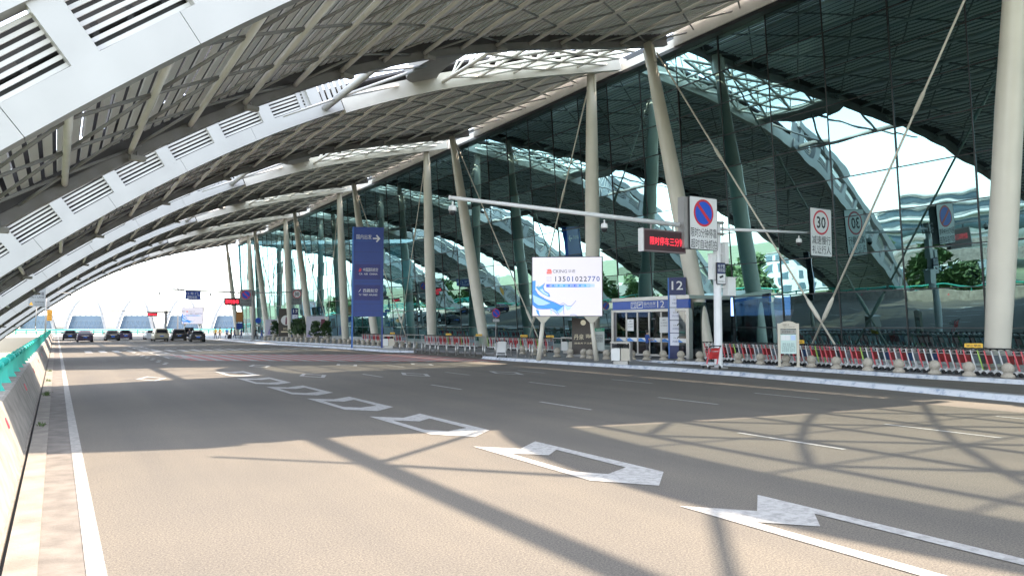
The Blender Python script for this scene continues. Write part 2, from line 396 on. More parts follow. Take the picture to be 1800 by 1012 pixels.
# ------------------------------------------------------------------ parapet and railing on the left
y0, y1 = -6, 173
t = thing('parapet_wall', 'pale concrete crash barrier along the left edge of the road under the green railing', 'barrier', (0, 0, 0))
b = MB(); prof = [(-.40, 0), (-.48, .22), (-.72, .84), (-.76, .86), (-1.08, .86), (-1.08, -.6), (-.40, -.6)]
ys = [y0]
while ys[-1] < y1: ys.append(min(y1, ys[-1] + 6))
for a, c in zip(ys[:-1], ys[1:]): b.hexa([(x, a + .008, z) for x, z in prof], [(x, c - .008, z) for x, z in prof])
b.build('barrier_body', CONC, t)
for k in range(14):
    y = 14 + 8 * k; b = MB(); b.hexa([(-.585, y - .09, .50), (-.585, y + .09, .50), (-.645, y, .66)], [(-.570, y - .09, .50), (-.570, y + .09, .50), (-.63, y, .66)])
    b.build('reflector', SIGNR, t)
t = thing('railing', 'glossy teal green tubular railing on top of the concrete barrier', 'railing', (-.92, 0, .86))
b = MB(); b.tube((0, y0, .46), (0, y1, .46), .07, n=14); b.build('top_rail', TEAL, t)
pm = MB(); P_ = [(-.13, 0), (.13, 0), (.07, .12), (.055, .28), (.1, .42), (.1, .5), (.05, .555), (-.05, .555), (-.1, .5), (-.1, .42), (-.06, .28), (-.08, .12)]
pm.plate(P_, -.02, .02)
pme = pm.mesh('bracket', TEAL)
for k in range(68): link('bracket', pme, t, (0, 12.3 + 2.36 * k, 0))

# ================================================================== CANOPY
P0, PER = 23.7, 26.85
_px = [-13, -8.6, -5.15, -1.54, 2.21, 5.05, 8.23, 11.5, 16.1, 19.8, 24.8, 31, 34.1]
_pz = [-4.2, -.2, 2.5, 5.5, 8.5, 10.4, 12.2, 13.8, 15.8, 17.0, 18.4, 20.05, 20.6]
_zc = np.polyfit(_px, _pz, 4)
_hx = [-13, -9, -5, 0, 5, 10, 15, 20, 25, 32, 35]; _hw = [2.9, 3.5, 4.3, 5.4, 6.5, 7.7, 8.9, 9.9, 10.5, 10.9, 11.0]
_hc = np.polyfit(_hx, _hw, 4)
Zp = lambda x: float(np.polyval(_zc, x))
HW = lambda x: float(np.polyval(_hc, x))
def nrm(x):
    d = (Zp(x + .01) - Zp(x - .01)) / .02; l = math.hypot(1, d); return (-d / l, 1 / l)
XS, XE = -13.0, 34.0
def stations(step, x0=XS, x1=XE):
    out = [x0]; x = x0; acc = 0; dx = .01
    while x < x1:
        acc += math.hypot(dx, Zp(x + dx) - Zp(x)); x += dx
        if acc >= step: out.append(x); acc -= step
    return out
def S(x, y, off=0):
    n_ = nrm(x); return Vector((x + n_[0] * off, y, Zp(x) + n_[1] * off))
PUR = stations(2.45)
def make_bay():
    root = thing('canopy_bay', '', 'canopy', (0, P0, 0))
    # slatted soffit
    b = MB(); xs = stations(.40)
    for x in xs[2:-1]:
        x2 = x + .245 / math.hypot(1, (Zp(x + .1) - Zp(x)) / .1)
        h1, h2 = HW(x) - .25, HW(x2) - .25
        b.hexa([S(x, -h1, .42), S(x2, -h2, .42), S(x2, h2, .42), S(x, h1, .42)], [S(x, -h1, .47), S(x2, -h2, .47), S(x2, h2, .47), S(x, h1, .47)])
    b.build('slatted_soffit', SLAT, root)
    # underside lining, with a few open joints low down, and outer skin
    b = MB(); xs = stations(.8)
    for i, (x, x2) in enumerate(zip(xs[:-1], xs[1:])):
        g = .0 if x > 8.5 else .13
        xa = x + g
        b.hexa([S(xa, -HW(xa), 1.05), S(x2, -HW(x2), 1.05), S(x2, HW(x2), 1.05), S(xa, HW(xa), 1.05)], [S(xa, -HW(xa), 1.2), S(x2, -HW(x2), 1.2), S(x2, HW(x2), 1.2), S(xa, HW(xa), 1.2)])
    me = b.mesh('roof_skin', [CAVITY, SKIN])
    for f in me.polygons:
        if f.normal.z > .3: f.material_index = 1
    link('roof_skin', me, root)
    # purlins along the road
    for i, x in enumerate(PUR):
        if i == 0: continue
        b = MB(); h = HW(x) - .1; b.tube(S(x, -h), S(x, h), .10, n=8); b.build('purlin', CREAM, root)
    # diagonal lattice between purlins
    b = MB(); st = 3.7
    for i in range(1, len(PUR) - 1):
        xa, xb = PUR[i], PUR[i + 1]; ha, hb = HW(xa) - .1, HW(xb) - .1
        o = 0 if i % 2 else st / 2
        j = -8
        while j <= 8:
            ya = j * st + o
            for s in (-1, 1):
                yb = ya + s * st / 2
                if abs(ya) > ha and abs(yb) > hb: j_ok = False
                else:
                    p, q = Vector((xa, ya, 0)), Vector((xb, yb, 0))
                    if abs(ya) > ha:
                        k = (ha - abs(yb)) / (abs(ya) - abs(yb)); p = q.lerp(p, max(0, min(1, k)))
                    if abs(yb) > hb:
                        k = (hb - abs(ya)) / (abs(yb) - abs(ya)); q = p.lerp(q, max(0, min(1, k)))
                    pa, pb = S(p.x, p.y, .05), S(q.x, q.y, .05)
                    if (pb - pa).length > .5: b.tube(pa, pb, .05, n=6)
            j += 1
    b.build('diagonal_lattice', mat('lattice_paint', (.26, .255, .25), .5), root)
    # edge beams
    def sweep(name, m, ysign, x0, x1, yo, w, o0, o1, step=1.0):
        b = MB(); xs = stations(step, x0, x1)
        if xs[-1] < x1 - .05: xs.append(x1)
        for n__, (a, c) in enumerate(zip(xs[:-1], xs[1:])):
            if name == 'side_rail' and n__ % 4 == 3: c -= .012
            ya, yc = ysign * (HW(a) + yo), ysign * (HW(c) + yo); ws = ysign * w
            b.hexa([S(a, ya, o0), S(a, ya + ws, o0), S(a, ya + ws, o1), S(a, ya, o1)], [S(c, yc, o0), S(c, yc + ws, o0), S(c, yc + ws, o1), S(c, yc, o1)])
        return b.build(name, m, root)
    sweep('far_edge_beam', mat('far_edge_paint', (.20, .19, .19), .5), 1, XS, 33.0, -.1, .4, -.26, .2)
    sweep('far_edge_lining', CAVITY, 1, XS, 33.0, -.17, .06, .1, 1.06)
    sweep('near_edge_beam', mat('edge_beam_paint', (.50, .47, .42), .45, var=.05), -1, 14.0, 33.0, -.1, .4, -.45, .55)
    # white ladder frame on the near edge with louvres
    sweep('side_rail', WHITE, -1, XS, 13.9, -.05, .5, -.25, .52)
    sweep('side_rail', WHITE, -1, XS, 13.6, .0, .5, 1.95, 2.6)
    RU = stations(2.8, XS + .8, 13.6)
    def blk(b, x, wd, o0, o1, y0_, y1_):
        t_ = (Zp(x + .05) - Zp(x - .05)) / .1; dx = wd / math.hypot(1, t_) / 2
        a, c = x - dx, x + dx
        b.hexa([S(a, -HW(a) + y0_, o0), S(c, -HW(c) + y0_, o0), S(c, -HW(c) + y0_, o1), S(a, -HW(a) + y0_, o1)],
               [S(a, -HW(a) + y1_, o0), S(c, -HW(c) + y1_, o0), S(c, -HW(c) + y1_, o1), S(a, -HW(a) + y1_, o1)])
    for x in RU:
        b = MB(); blk(b, x, .62, .52, 1.95, -.42, -.02); b.build('rung', WHITE, root)
    for a, c in zip(RU[:-1], RU[1:]):
        b = MB(); ta = (Zp(a + .05) - Zp(a - .05)) / .1; g = .31 / math.hypot(1, ta)
        a_, c_ = a + g, c - g
        for k in range(7):
            o = .60 + k * .19
            b.hexa([S(a_, -HW(a_) - .10, o), S(c_, -HW(c_) - .10, o), S(c_, -HW(c_) - .14, o), S(a_, -HW(a_) - .14, o)],
                   [S(a_, -HW(a_) - .10, o + .095), S(c_, -HW(c_) - .10, o + .095), S(c_, -HW(c_) - .14, o + .095), S(a_, -HW(a_) - .14, o + .095)])
        b.build('louvre', LOUVRE, root)
    b = MB(); xs = stations(1.2, XS, 13.6)
    for a, c in zip(xs[:-1], xs[1:]):
        b.hexa([S(a, -HW(a) + .4, .5), S(a, -HW(a) + .46, .5), S(a, -HW(a) + .46, 2.0), S(a, -HW(a) + .4, 2.0)], [S(c, -HW(c) + .4, .5), S(c, -HW(c) + .46, .5), S(c, -HW(c) + .46, 2.0), S(c, -HW(c) + .4, 2.0)])
    b.build('louvre_backing', BLACK, root)
    # cream fascia box against the glass wall
    b = MB(); b.box((33.75, 0, 20.55), (.7, 21.4, 1.0)); b.build('fascia_beam', CREAM, root)
    b = MB(); b.box((33.72, 0, 19.93), (.5, PER - .05, .22)); b.build('gutter_trim', BLACK, root)
    # small floodlights hung from the far edge
    for x in PUR[4:24:2]:
        p = S(x, HW(x) - .5, -.35); b = MB(); b.box((0, 0, 0), (.5, .28, .16), .2); b.tube((0, 0, .05), (0, .25, .3), .03, n=6)
        b.build('floodlight', GREYST, root, loc=p)
    return root
bay = make_bay()
names = ['nearest', 'second', 'third', 'fourth', 'fifth', 'farthest']
BL = ['curved slatted canopy shell overhead, the nearest complete one with the largest white louvred edge',
      'curved slatted canopy shell meeting the glass wall behind the white billboard',
      'curved slatted canopy shell meeting the glass wall behind the tall blue sign pylon',
      'fourth canopy shell from the camera, just beyond the shell over the blue pylon',
      'fifth canopy shell from the camera, last but one before the open sky',
      'farthest curved canopy shell whose edge arches against the open white sky']
bay['label'] = BL[0]; bay['group'] = 'canopy shells over the drop-off road'
for k in range(1, 6): dup(bay, (0, P0 + PER * k, 0), label=BL[k])
dup(bay, (0, P0 - PER - 4.0, 0), label='curved canopy shell directly above the camera, only its edge at the top left corner')

# glazed strips between the shells
def make_gap(ex_w=0.0, yc0=P0 + PER / 2):
    root = thing('skylight_strip', '', 'skylight', (0, yc0, 0))
    G = lambda x: PER / 2 - HW(x) - .28 + ex_w
    b = MB(); g0 = G(13.0); a, c = S(13.0, -g0, .15), S(13.0, g0, .15); b.tube(a, c, .2, n=10); b.build('end_chord', WHITE, root)
    # V struts from the chord to the curved eave
    b = MB()
    for t in (-.55, .5):
        p = S(13.0, g0 * t, .15)
        for s in (-.9, .9): b.tube(p, S(17.2, G(17.2) * max(-.97, min(.97, t + s * .55)), .3), .085, n=7)
    for t in (-.55, .5): b.tube(S(13, g0 * t, .15), S(10.5, (g0 + 1) * (t + (.18 if t > 0 else -.18)), .3), .06, n=6)
    b.build('end_strut', WHITE, root)
    # curved eave band
    b = MB(); n = 14
    ex = lambda t: 16.6 + 1.5 * t * t
    for i in range(n):
        t0, t1 = -1 + 2 * i / n, -1 + 2 * (i + 1) / n
        q = [(ex(t0), t0), (ex(t1), t1), (ex(t1) + 2.4 - .9 * t1 * t1, t1), (ex(t0) + 2.4 - .9 * t0 * t0, t0)]
        b.hexa([S(x, G(x) * t, .3) for x, t in q], [S(x, G(x) * t, .75) for x, t in q])
    b.build('eave_panel', GREYST, root)
    # white ribbed end panel at the near shell's edge
    b = MB()
    for k in range(9):
        x = 12.0 + k * .3; y = G(x) + .1
        b.bar(S(x, y, .3), S(x + .05, y, 2.2), .24, .08, (0, 1, 0))
    b.build('ribbed_panel', WHITE, root)
    # glass and lattice
    b = MB(); xs = stations(2.45, 19.0, 33.3)
    if xs[-1] < 33.0: xs.append(33.3)
    for a, c in zip(xs[:-1], xs[1:]):
        for i in range(3):
            t0, t1 = -1 + 2 * i / 3, -1 + 2 * (i + 1) / 3
            b.face([S(a, G(a) * t0, 1.3), S(c, G(c) * t0, 1.3), S(c, G(c) * t1, 1.3), S(a, G(a) * t1, 1.3)])
    b.build('glazing', M_SKYGLASS, root)
    b = MB(); up = MB()
    xs2 = stations(2.45, 13.0, 33.3); xs2 = [x for x in xs2 if x > 18.5]
    for k, (a, c) in enumerate(zip(xs2[:-1], xs2[1:])):
        b.tube(S(a, -G(a), 0), S(a, G(a), 0), .11, n=7)
        tn = [-1, -.34, .34, 1] if k % 2 else [-.67, 0, .67]; tm = [-.67, 0, .67] if k % 2 else [-1, -.34, .34, 1]
        for t in tn:
            for s in tm:
                if abs(t - s) < .4: b.tube(S(a, G(a) * t, 0), S(c, G(c) * s, 0), .1, n=7)
        for t in tn:
            m = (a + c) / 2
            for s in (-.25, .25): up.tube(S(a, G(a) * t, 0), S(m, G(m) * max(-1, min(1, t + s)), 1.2), .055, n=6)
        up.tube(S((a + c) / 2, -G((a + c) / 2), 1.2), S((a + c) / 2, G((a + c) / 2), 1.2), .07, n=6)
    for t in (-.5, 0, .5):
        for a, c in zip(xs2[:-1], xs2[1:]): up.tube(S(a, G(a) * t, 1.2), S(c, G(c) * t, 1.2), .06, n=6)
    b.build('lower_lattice', CREAM, root); up.build('upper_lattice', CREAM, root)
    b = MB(); b.box((33.75, 0, 20.35), (.3, PER - 21.45, .6)); b.build('infill_panel', CREAM, root)
    return root
gap = make_gap()
GL = ['glazed lattice strip in the roof just before the billboard, between the nearest two shells',
      'glazed lattice strip in the roof before the tall blue sign pylon', 'third glazed lattice strip counted from the camera, left of the blue pylon',
      'fourth glazed lattice strip counted from the camera', 'farthest glazed lattice strip between the last two canopy shells']
gap['label'] = GL[0]; gap['group'] = 'skylight strips between canopy shells'
for k in range(1, 5): dup(gap, (0, P0 + PER * (k + .5), 0), label=GL[k])
g_ = make_gap(2.0, P0 - PER / 2 - 2.0); g_['label'] = 'glazed lattice strip above the camera whose lattice casts the shadows on the near road'; g_['group'] = 'skylight strips between canopy shells'

# ------------------------------------------------------------------ columns and bracing rods
def column(base, top, r0, r1, label, k):
    t = thing('support_column', label, 'column', base, 0, 'tapered canopy columns')
    b = MB(); v = Vector(top) - Vector(base); n = 10
    prof = [(0, r0 * .82), (.02, r0 * .88), (.25, r0), (.55, r0 * .97), (.85, r0 * .75), (1, r1)]
    b.spindle([(v * a, r) for a, r in prof], 24)
    b.build('shaft', COLUMN, t)
    b = MB(); b.box((0, 0, .05), (1.5, 1.5, .1)); b.build('base_plate', CONC2, t)
    b = MB(); b.bar(v * .93 + Vector((0, 0, 0)), v * .985, .12, .9, (0, 1, 0)); b.build('clevis', COLUMN, t)
ordn = ['first', 'second', 'third', 'fourth', 'fifth', 'sixth']
def rod(p0, p1, label):
    t = thing('bracing_rod', label, 'rod', p1, 0, 'crossed bracing rods between columns')
    v = Vector(p0) - Vector(p1)
    b = MB(); b.tube((0, 0, 0), v, .052, n=8); b.build('rod', COLUMN, t)
    for q in (((.115, .055), (.13, .105), (.165, .105), (.18, .055)), ((.6, .055), (.61, .095), (.64, .095), (.65, .055))):
        b = MB(); b.spindle([(v * a, r) for a, r in q], 10); b.build('sleeve', COLUMN, t)
for k in range(6):
    y = PER * k
    column((33, 15.6 + y, .15), (31.1, 13.2 + y, 19.6), .52, .30, ['thick near-vertical column at the right edge of the photo', 'near-vertical column rising behind the white billboard', 'near-vertical column between the blue pylon and the leaning column', 'near-vertical column just left of the blue pylon', 'near-vertical column beside the far entrance 13 totem', 'farthest near-vertical column at the end of the glass wall'][k], k)
    column((33, 31.4 + y, .15), (31.0, 34.2 + y, 19.7), .50, .27, ['leaning column rising beside the entrance 12 totem, foot toward the camera', 'leaning column left of the round no-parking sign', 'leaning column whose foot shows behind the blue pylon', 'leaning column behind the far advertising panels', 'leaning column beyond the entrance 13 totem', 'farthest leaning column standing clear against the white sky'][k], k)
    rod((31.1, 33.5 + y, 18.9), (33.4, 22.6 + y, .15), ordn[k] + ' rod from a leaning column down toward the camera, crossing its partner' if k else 'long rod from the leaning column by totem 12 down to the trolley row')
    rod((31.2, 13.6 + y, 18.9), (33.4, 25.1 + y, .15), ordn[k] + ' rod from a near-vertical column down away from the camera' if k else 'long rod slanting down from the top right of the photo to the bus stop board')

# ------------------------------------------------------------------ terminal building and glass wall
GX = lambda z: 35.2 - .068 * (z - 3)
GY0, GY1 = 17.0 - 3.58 * 9, 17.0 + 3.58 * 43
t = thing('terminal_building', 'dark terminal hall behind the tall glass wall', 'building', (35, 0, 0))
b = MB(); b.prism(rect(.2, GY0, 42, GY1), -.4, .12); b.build('hall_floor', mat('hall_floor_stone', (.16, .16, .16), .3), t)
b = MB(); b.prism(rect(41, GY0, 42, GY1), .12, 24); b.build('back_wall', HALL, t)
b = MB(); b.hexa([(-.6, GY0, 20.9), (42, GY0, 24), (42, GY1, 24), (-.6, GY1, 20.9)], [(-.6, GY0, 21.5), (42, GY0, 24.6), (42, GY1, 24.6), (-.6, GY1, 21.5)]); b.build('hall_roof', HALL, t)
b = MB(); b.prism(rect(.5, GY0 - .3, 42, GY0), .12, 24); b.build('near_end_wall', HALL, t)
b = MB(); b.prism(rect(.6, 10, 14, 160), 6.0, 6.4); b.build('mezzanine', HALL, t)
for y in range(20, 165, 9):
    b = MB(); b.hexa([(19.4, y - 3, .12), (20.6, y - 3, .12), (20.6, y + 3, .12), (19.4, y + 3, .12)], [(19.2, y - 3, 1.25), (20.4, y - 3, 1.05), (20.4, y + 3, 1.05), (19.2, y + 3, 1.25)]); b.build('check_in_desk', mat('desk_grey', (.25, .27, .30), .4), t)
t = thing('glass_wall', 'tall leaning reflective glass curtain wall of the terminal along the pavement', 'glass wall', (0, 0, 0))
ZT = [.62, 2.0, 3.85, 5.8, 7.75, 9.8, 11.75, 13.7, 15.65, 17.6, 19.85]
b = MB()
for i in range(52):
    ya, yb = GY0 + 3.58 * i, GY0 + 3.58 * (i + 1)
    for za, zb in zip(ZT[:-1], ZT[1:]):
        if za < 3.5 and 31.8 < (ya + yb) / 2 < 38.4: continue
        d = [rnd.uniform(-.014, .014) for _ in range(3)]
        b.face([(GX(za) + d[0], ya, za), (GX(za) + d[0] + d[1], yb, za), (GX(zb) + d[0] + d[1] + d[2], yb, zb), (GX(zb) + d[0] + d[2], ya, zb)])
b.build('glazing', M_GLASS, t)
for i in range(53):
    y = GY0 + 3.58 * i; b = MB(); b.bar((GX(.6) + .02, y, .6), (GX(19.9) + .02, y, 19.9), .06, .12, (1, 0, 0)); b.build('mullion', BLACK, t)
for z in ZT[1:]:
    b = MB(); b.box((GX(z) + .02, (GY0 + GY1) / 2, z), (.12, GY1 - GY0, .05)); b.build('transom', BLACK, t)
b = MB(); b.box((35.25, (GY0 + 31.6) / 2, .38), (.5, 31.6 - GY0, .5)); b.box((35.25, (GY1 + 38.6) / 2, .38), (.5, GY1 - 38.6, .5)); b.build('plinth', mat('plinth_stone', (.42, .43, .42), .5), t)
b = MB(); b.face([(35.2, GY1, .6), (76, GY1, .6), (76, GY1, 23), (33.8, GY1, 20)]); b.build('end_glazing', M_GLASS, t)

# ================================================================== ROAD GANTRIES AND SIGNS
def round_sign(parent, c, r, y, slash=True, material=None):
    b = MB(); b.disc(c, r, y - .004, y); b.build('sign_rim', SIGNR, parent)
    b = MB(); b.disc(c, r * .84, y - .008, y - .004); b.build('sign_disc', material or SIGNB, parent)
    if slash:
        k = r * .62; b = MB(); w = r * .085
        b.plate([(c[0] - k - w, c[1] + k - w), (c[0] + k - w, c[1] - k - w), (c[0] + k + w, c[1] - k + w), (c[0] - k + w, c[1] + k + w)], y - .012, y - .008); b.build('slash', SIGNR, parent)
def rounded(x0, z0, x1, z1, r, n=5):
    P = []
    for cx, cz, a0 in ((x1 - r, z0 + r, -90), (x1 - r, z1 - r, 0), (x0 + r, z1 - r, 90), (x0 + r, z0 + r, 180)):
        for i in range(n + 1): a = R(a0 + 90 * i / n); P.append((cx + r * math.cos(a), cz + r * math.sin(a)))
    return P
def plate_sign(parent, x0, z0, x1, z1, y, name='sign_plate', material=None, back=None, depth=.05, r=.08):
    b = MB(); b.plate(rounded(x0, z0, x1, z1, r), y, y + depth); b.build(name + '_frame', back or INK, parent)
    b = MB(); b.plate(rounded(x0 + .03, z0 + .03, x1 - .03, z1 - .03, r * .7), y - .006, y); b.build(name, material or SIGNW, parent)
def dome_camera(name_label, x, y, z, group='dome cameras on the gantries'):
    t = thing('dome_camera', name_label, 'camera', (x, y, z), 0, group)
    b = MB(); b.tube((0, 0, 0), (0, 0, -.16), .03); b.build('stem', PLASTW, t)
    b = MB(); b.lathe([(.06, -.14), (.13, -.18), (.15, -.3), (.14, -.36)], n=16); b.build('housing', PLASTW, t)
    b = MB(); b.lathe([(.125, -.36), (.12, -.43), (.08, -.5), (.03, -.53)], n=16); b.build('lens_dome', BLACK, t)
REDLED = emat('red_led', (1, .03, .06), .3)
def gantry(loc, arm, armr, label, near=True, sc=1.0):
    t = thing('sign_gantry', label, 'gantry', loc, 0, 'camera gantries over the road')
    b = MB(); b.tube((0, 0, 0), (0, 0, 6.78), .19, .17, 12, smooth=False); b.build('pole', POLEW if near else GREYST, t)
    b = MB(); b.box((0, 0, .03), (.6, .6, .06)); b.build('base_flange', GREYST, t)
    b = MB()
    for z in (6.2, 6.72): b.tube((0, 0, z - .035), (0, 0, z + .035), .34, n=12)
    for a in range(4): b.tube((.27 * math.cos(a * 1.57 + .78), .27 * math.sin(a * 1.57 + .78), 6.1), (.27 * math.cos(a * 1.57 + .78), .27 * math.sin(a * 1.57 + .78), 6.8), .035, n=6)
    b.build('joint', GREYST, t)
    b = MB(); b.tube((-.1, 0, 6.42), (-arm, 0, 6.65), .12, .07, 10); b.tube((-arm, 0, 6.65), (-arm - .03, 0, 6.65), .085, n=10); b.build('long_arm', POLEW if near else GREYST, t)
    b = MB(); b.tube((.1, 0, 6.45), (armr, 0, 6.72), .085, .06, 10); b.build('short_arm', POLEW if near else GREYST, t)
    return t
g1 = gantry((26.05, 24.16, .145), 13.85, 7.0, 'tall white pole on the island carrying a long arm across the road')
for (x, y, z, sx, sy, sz) in ((.36, -.12, 5.3, .24, .3, .95), (-.38, -.05, 4.65, .26, .25, 1.15), (.55, -.2, 3.75, .5, .35, .82)):
    b = MB(); b.box((x, y, z), (sx, sy, sz)); b.box((x, y, z + sz / 2 + .02), (sx + .06, sy + .06, .04)); b.bar((x, y, z), (0, 0, z), .06, .06); b.build('control_box', PLASTW, g1)
t = thing('no_parking_sign', 'large rectangular no-parking sign with a blue disc and a three minute notice', 'sign', (24.75, 23.72, 6.75), 0)
plate_sign(t, -.88, -1.25, .88, 1.15, 0); b = MB(); b.box((-.15, .3, -.05), (1.9, .38, 2.3)); b.build('light_box', GREYST, t)
round_sign(t, (0, .42), .62, -.006); lettering('限时3分钟停靠', 1.62, .44, INK, t, 0, -.012, -.48, bold=.004); lettering('超时自动抓拍', 1.62, .42, INK, t, 0, -.012, -.98, bold=.004)
t = thing('speed_limit_sign', 'white speed limit sign reading 30 on the end of the near gantry arm', 'sign', (33.45, 23.95, 6.95), 0)
plate_sign(t, -.87, -1.3, .87, 1.2, 0)
round_sign(t, (0, .46), .64, -.006, False, SIGNW); lettering('30', .72, .62, INK, t, 0, -.02, .46, bold=.02)
lettering('减速慢行', 1.5, .44, INK, t, 0, -.012, -.46, bold=.004); lettering('礼让行人', 1.5, .42, INK, t, 0, -.012, -.95, bold=.004)
t = thing('led_message_board', 'red lettered LED board hung under the near gantry arm', 'led board', (22.65, 24.0, 5.8), 0)
b = MB(); b.box((0, .12, 0), (2.5, .24, .98)); b.build('cabinet', mat('cabinet_brown', (.17, .13, .13), .5), t)
b = MB(); b.box((-1.28, .12, 0), (.07, .27, 1.0)); b.build('side_cover', PLASTW, t)
b = MB(); b.box((0, -.004, 0), (2.36, .008, .86)); b.build('led_face', mat('led_face', (.045, .012, .016), .45), t)
lettering('限时停车三分钟', 2.0, .36, REDLED, t, .12, -.016, -.02)
for x in (-.7, .6): b = MB(); b.bar((x, .12, .48), (x, .12, .72), .06, .06); b.build('hanger', GREYST, t)
dome_camera('white dome camera at the far left tip of the near gantry arm', 12.3, 24.16, 6.66)
dome_camera('white dome camera below the near arm, left of the LED board', 19.4, 24.16, 6.52)
dome_camera('white dome camera under the short arm beside the 30 sign', 31.95, 24.16, 6.66)
t = thing('camera_notice', 'small blue and white police camera notice strapped to the gantry pole', 'sign', (26.03, 23.9, 4.55), 0)
plate_sign(t, -.29, -.55, .29, .45, 0, r=.03); b = MB(); b.plate(rect(-.26, -.06, .26, .42), -.01, -.006); b.build('blue_field', NAVY, t)
lettering('电子警\n察抓拍', .46, .36, SIGNW, t, 0, -.014, .19); b = MB(); b.plate([(-.14, -.2), (.1, -.12), (.14, -.2), (-.08, -.28)], -.012, -.006); b.build('camera_symbol', INK, t)
lettering('抓拍路段', .4, .06, INK, t, 0, -.012, -.42)

# second gantry far along the road
g2 = gantry((22.8, 104.2, .145), 11.8, 6.0, 'grey gantry pole with a long arm, far along the road by entrance 13', False)
t = thing('direction_sign', 'blue direction sign on the arm of the far gantry', 'sign', (15.1, 104.0, 6.1)); plate_sign(t, -.95, -.55, .95, .55, 0, material=BLUE, r=.03)
lettering('13 号 门', 1.4, .34, SIGNW, t, -.1, -.012, .22); lettering('国际出发', 1.2, .34, SIGNW, t, -.1, -.012, -.24)
b = MB(); b.plate([(.6, .03), (.72, .03), (.72, .1), (.84, 0), (.72, -.1), (.72, -.03), (.6, -.03)], -.012, -.006); b.build('arrow', SIGNW, t)
t = thing('led_message_board', 'glowing red LED board under the arm of the far gantry', 'led board', (20.0, 104.0, 5.35)); b = MB(); b.box((0, .12, 0), (2.0, .24, 1.0)); b.build('cabinet', BLACK, t)
lettering('限时停车', 1.7, .62, REDLED, t, 0, -.006, 0, bold=.02)
t = thing('no_parking_sign', 'no-parking sign board on the far gantry, blue disc above two text lines', 'sign', (21.7, 103.8, 5.9)); plate_sign(t, -.8, -1.15, .8, 1.1, 0, material=SIGNFAR)
round_sign(t, (0, .4), .6, -.006); lettering('限时3分钟停靠', 1.4, .4, INK, t, 0, -.012, -.42); lettering('超时自动抓拍', 1.4, .38, INK, t, 0, -.012, -.86)
t = thing('speed_limit_sign', 'speed limit 30 sign on the far gantry above the entrance 13 totem', 'sign', (28.6, 104.0, 6.2)); plate_sign(t, -.72, -1.1, .72, 1.05, 0, material=SIGNFAR)
round_sign(t, (0, .36), .58, -.006, False, SIGNW); lettering('30', .64, .54, INK, t, 0, -.02, .36, bold=.02); lettering('减速慢行', 1.24, .36, INK, t, 0, -.012, -.44); lettering('礼让行人', 1.24, .36, INK, t, 0, -.012, -.86)
dome_camera('dark dome camera at the left tip of the far gantry arm', 11.1, 104.2, 6.6); dome_camera('dark dome camera between the blue sign and the red board on the far gantry', 17.3, 104.2, 6.6)
# third gantry
g3 = gantry((15.5, 135.2, 0), 8.3, 3.0, 'farthest gantry pole standing behind the van', False); g3.scale = (1, 1, .68)
t = thing('led_message_board', 'small red LED board on the farthest gantry', 'led board', (13.45, 135.0, 4.0)); b = MB(); b.box((0, .1, 0), (1.5, .2, .62)); b.build('cabinet', BLACK, t); lettering('限时停车', 1.3, .4, REDLED, t, 0, -.006, 0, bold=.02)
# left-hand camera pole and signs
t = thing('camera_pole', 'grey camera pole with a short arm behind the green railing', 'pole', (-1.25, 118.8, -.6))
b = MB(); b.tube((0, 0, 0), (0, 0, 7.6), .11, .08, 10); b.build('pole', GREYST, t); b = MB(); b.tube((0, 0, 7.3), (2.85, 0, 7.2), .05, n=8); b.tube((0, 0, 6.7), (1.0, 0, 7.25), .035, n=6); b.build('arm', GREYST, t)
b = MB(); b.lathe([(.05, 0), (.14, -.05), (.15, -.2), (.06, -.36)], (2.8, 0, 7.18), 12); b.build('camera_head', BLACK, t); b = MB(); b.box((.28, 0, 5.7), (.4, .3, .75)); b.build('control_box', GREYST, t)
t = thing('warning_sign', 'yellow notice board fixed to the left camera pole', 'sign', (-.82, 118.6, 3.55)); plate_sign(t, -.3, -.75, .3, .75, 0, material=ORANGE, r=.02)
for k in range(5): b = MB(); b.plate(rect(-.2, .5 - .26 * k, .2, .56 - .26 * k), -.01, -.006); b.build('text_line', INK, t)
t = thing('fast_lane_sign', 'white FAST LANE sign on a bent post beside the green railing', 'sign', (-1.85, 95, 5.45)); plate_sign(t, -.78, -1.25, .78, 1.25, 0, back=GREYST, r=.02, material=SIGNFAR)
b = MB(); b.disc((0, .75), .32, -.012, -.006); b.build('blue_disc', mat('sign_violet', (.10, .08, .42), .4), t); lettering('快速车道', 1.3, .38, INK, t, 0, -.012, .14, bold=.01); lettering('FAST LANE', 1.3, .2, INK, t, 0, -.012, -.24, bold=.01)
b = MB(); b.plate([(-.7, -1.1), (-.34, -1.1), (-.52, -.75)], -.012, -.006); b.build('warning_triangle', ORANGE, t); lettering('违停抓拍', .9, .22, INK, t, .22, -.012, -.78); lettering('注意车辆慢行', .9, .11, INK, t, .22, -.012, -1.06)
b = MB(); b.path([(-.02, .08, -1.0), (-.07, .08, -3.4), (-.07, .08, -3.75), (.75, .08, -4.75)], .05); b.build('post', GREYST, t)

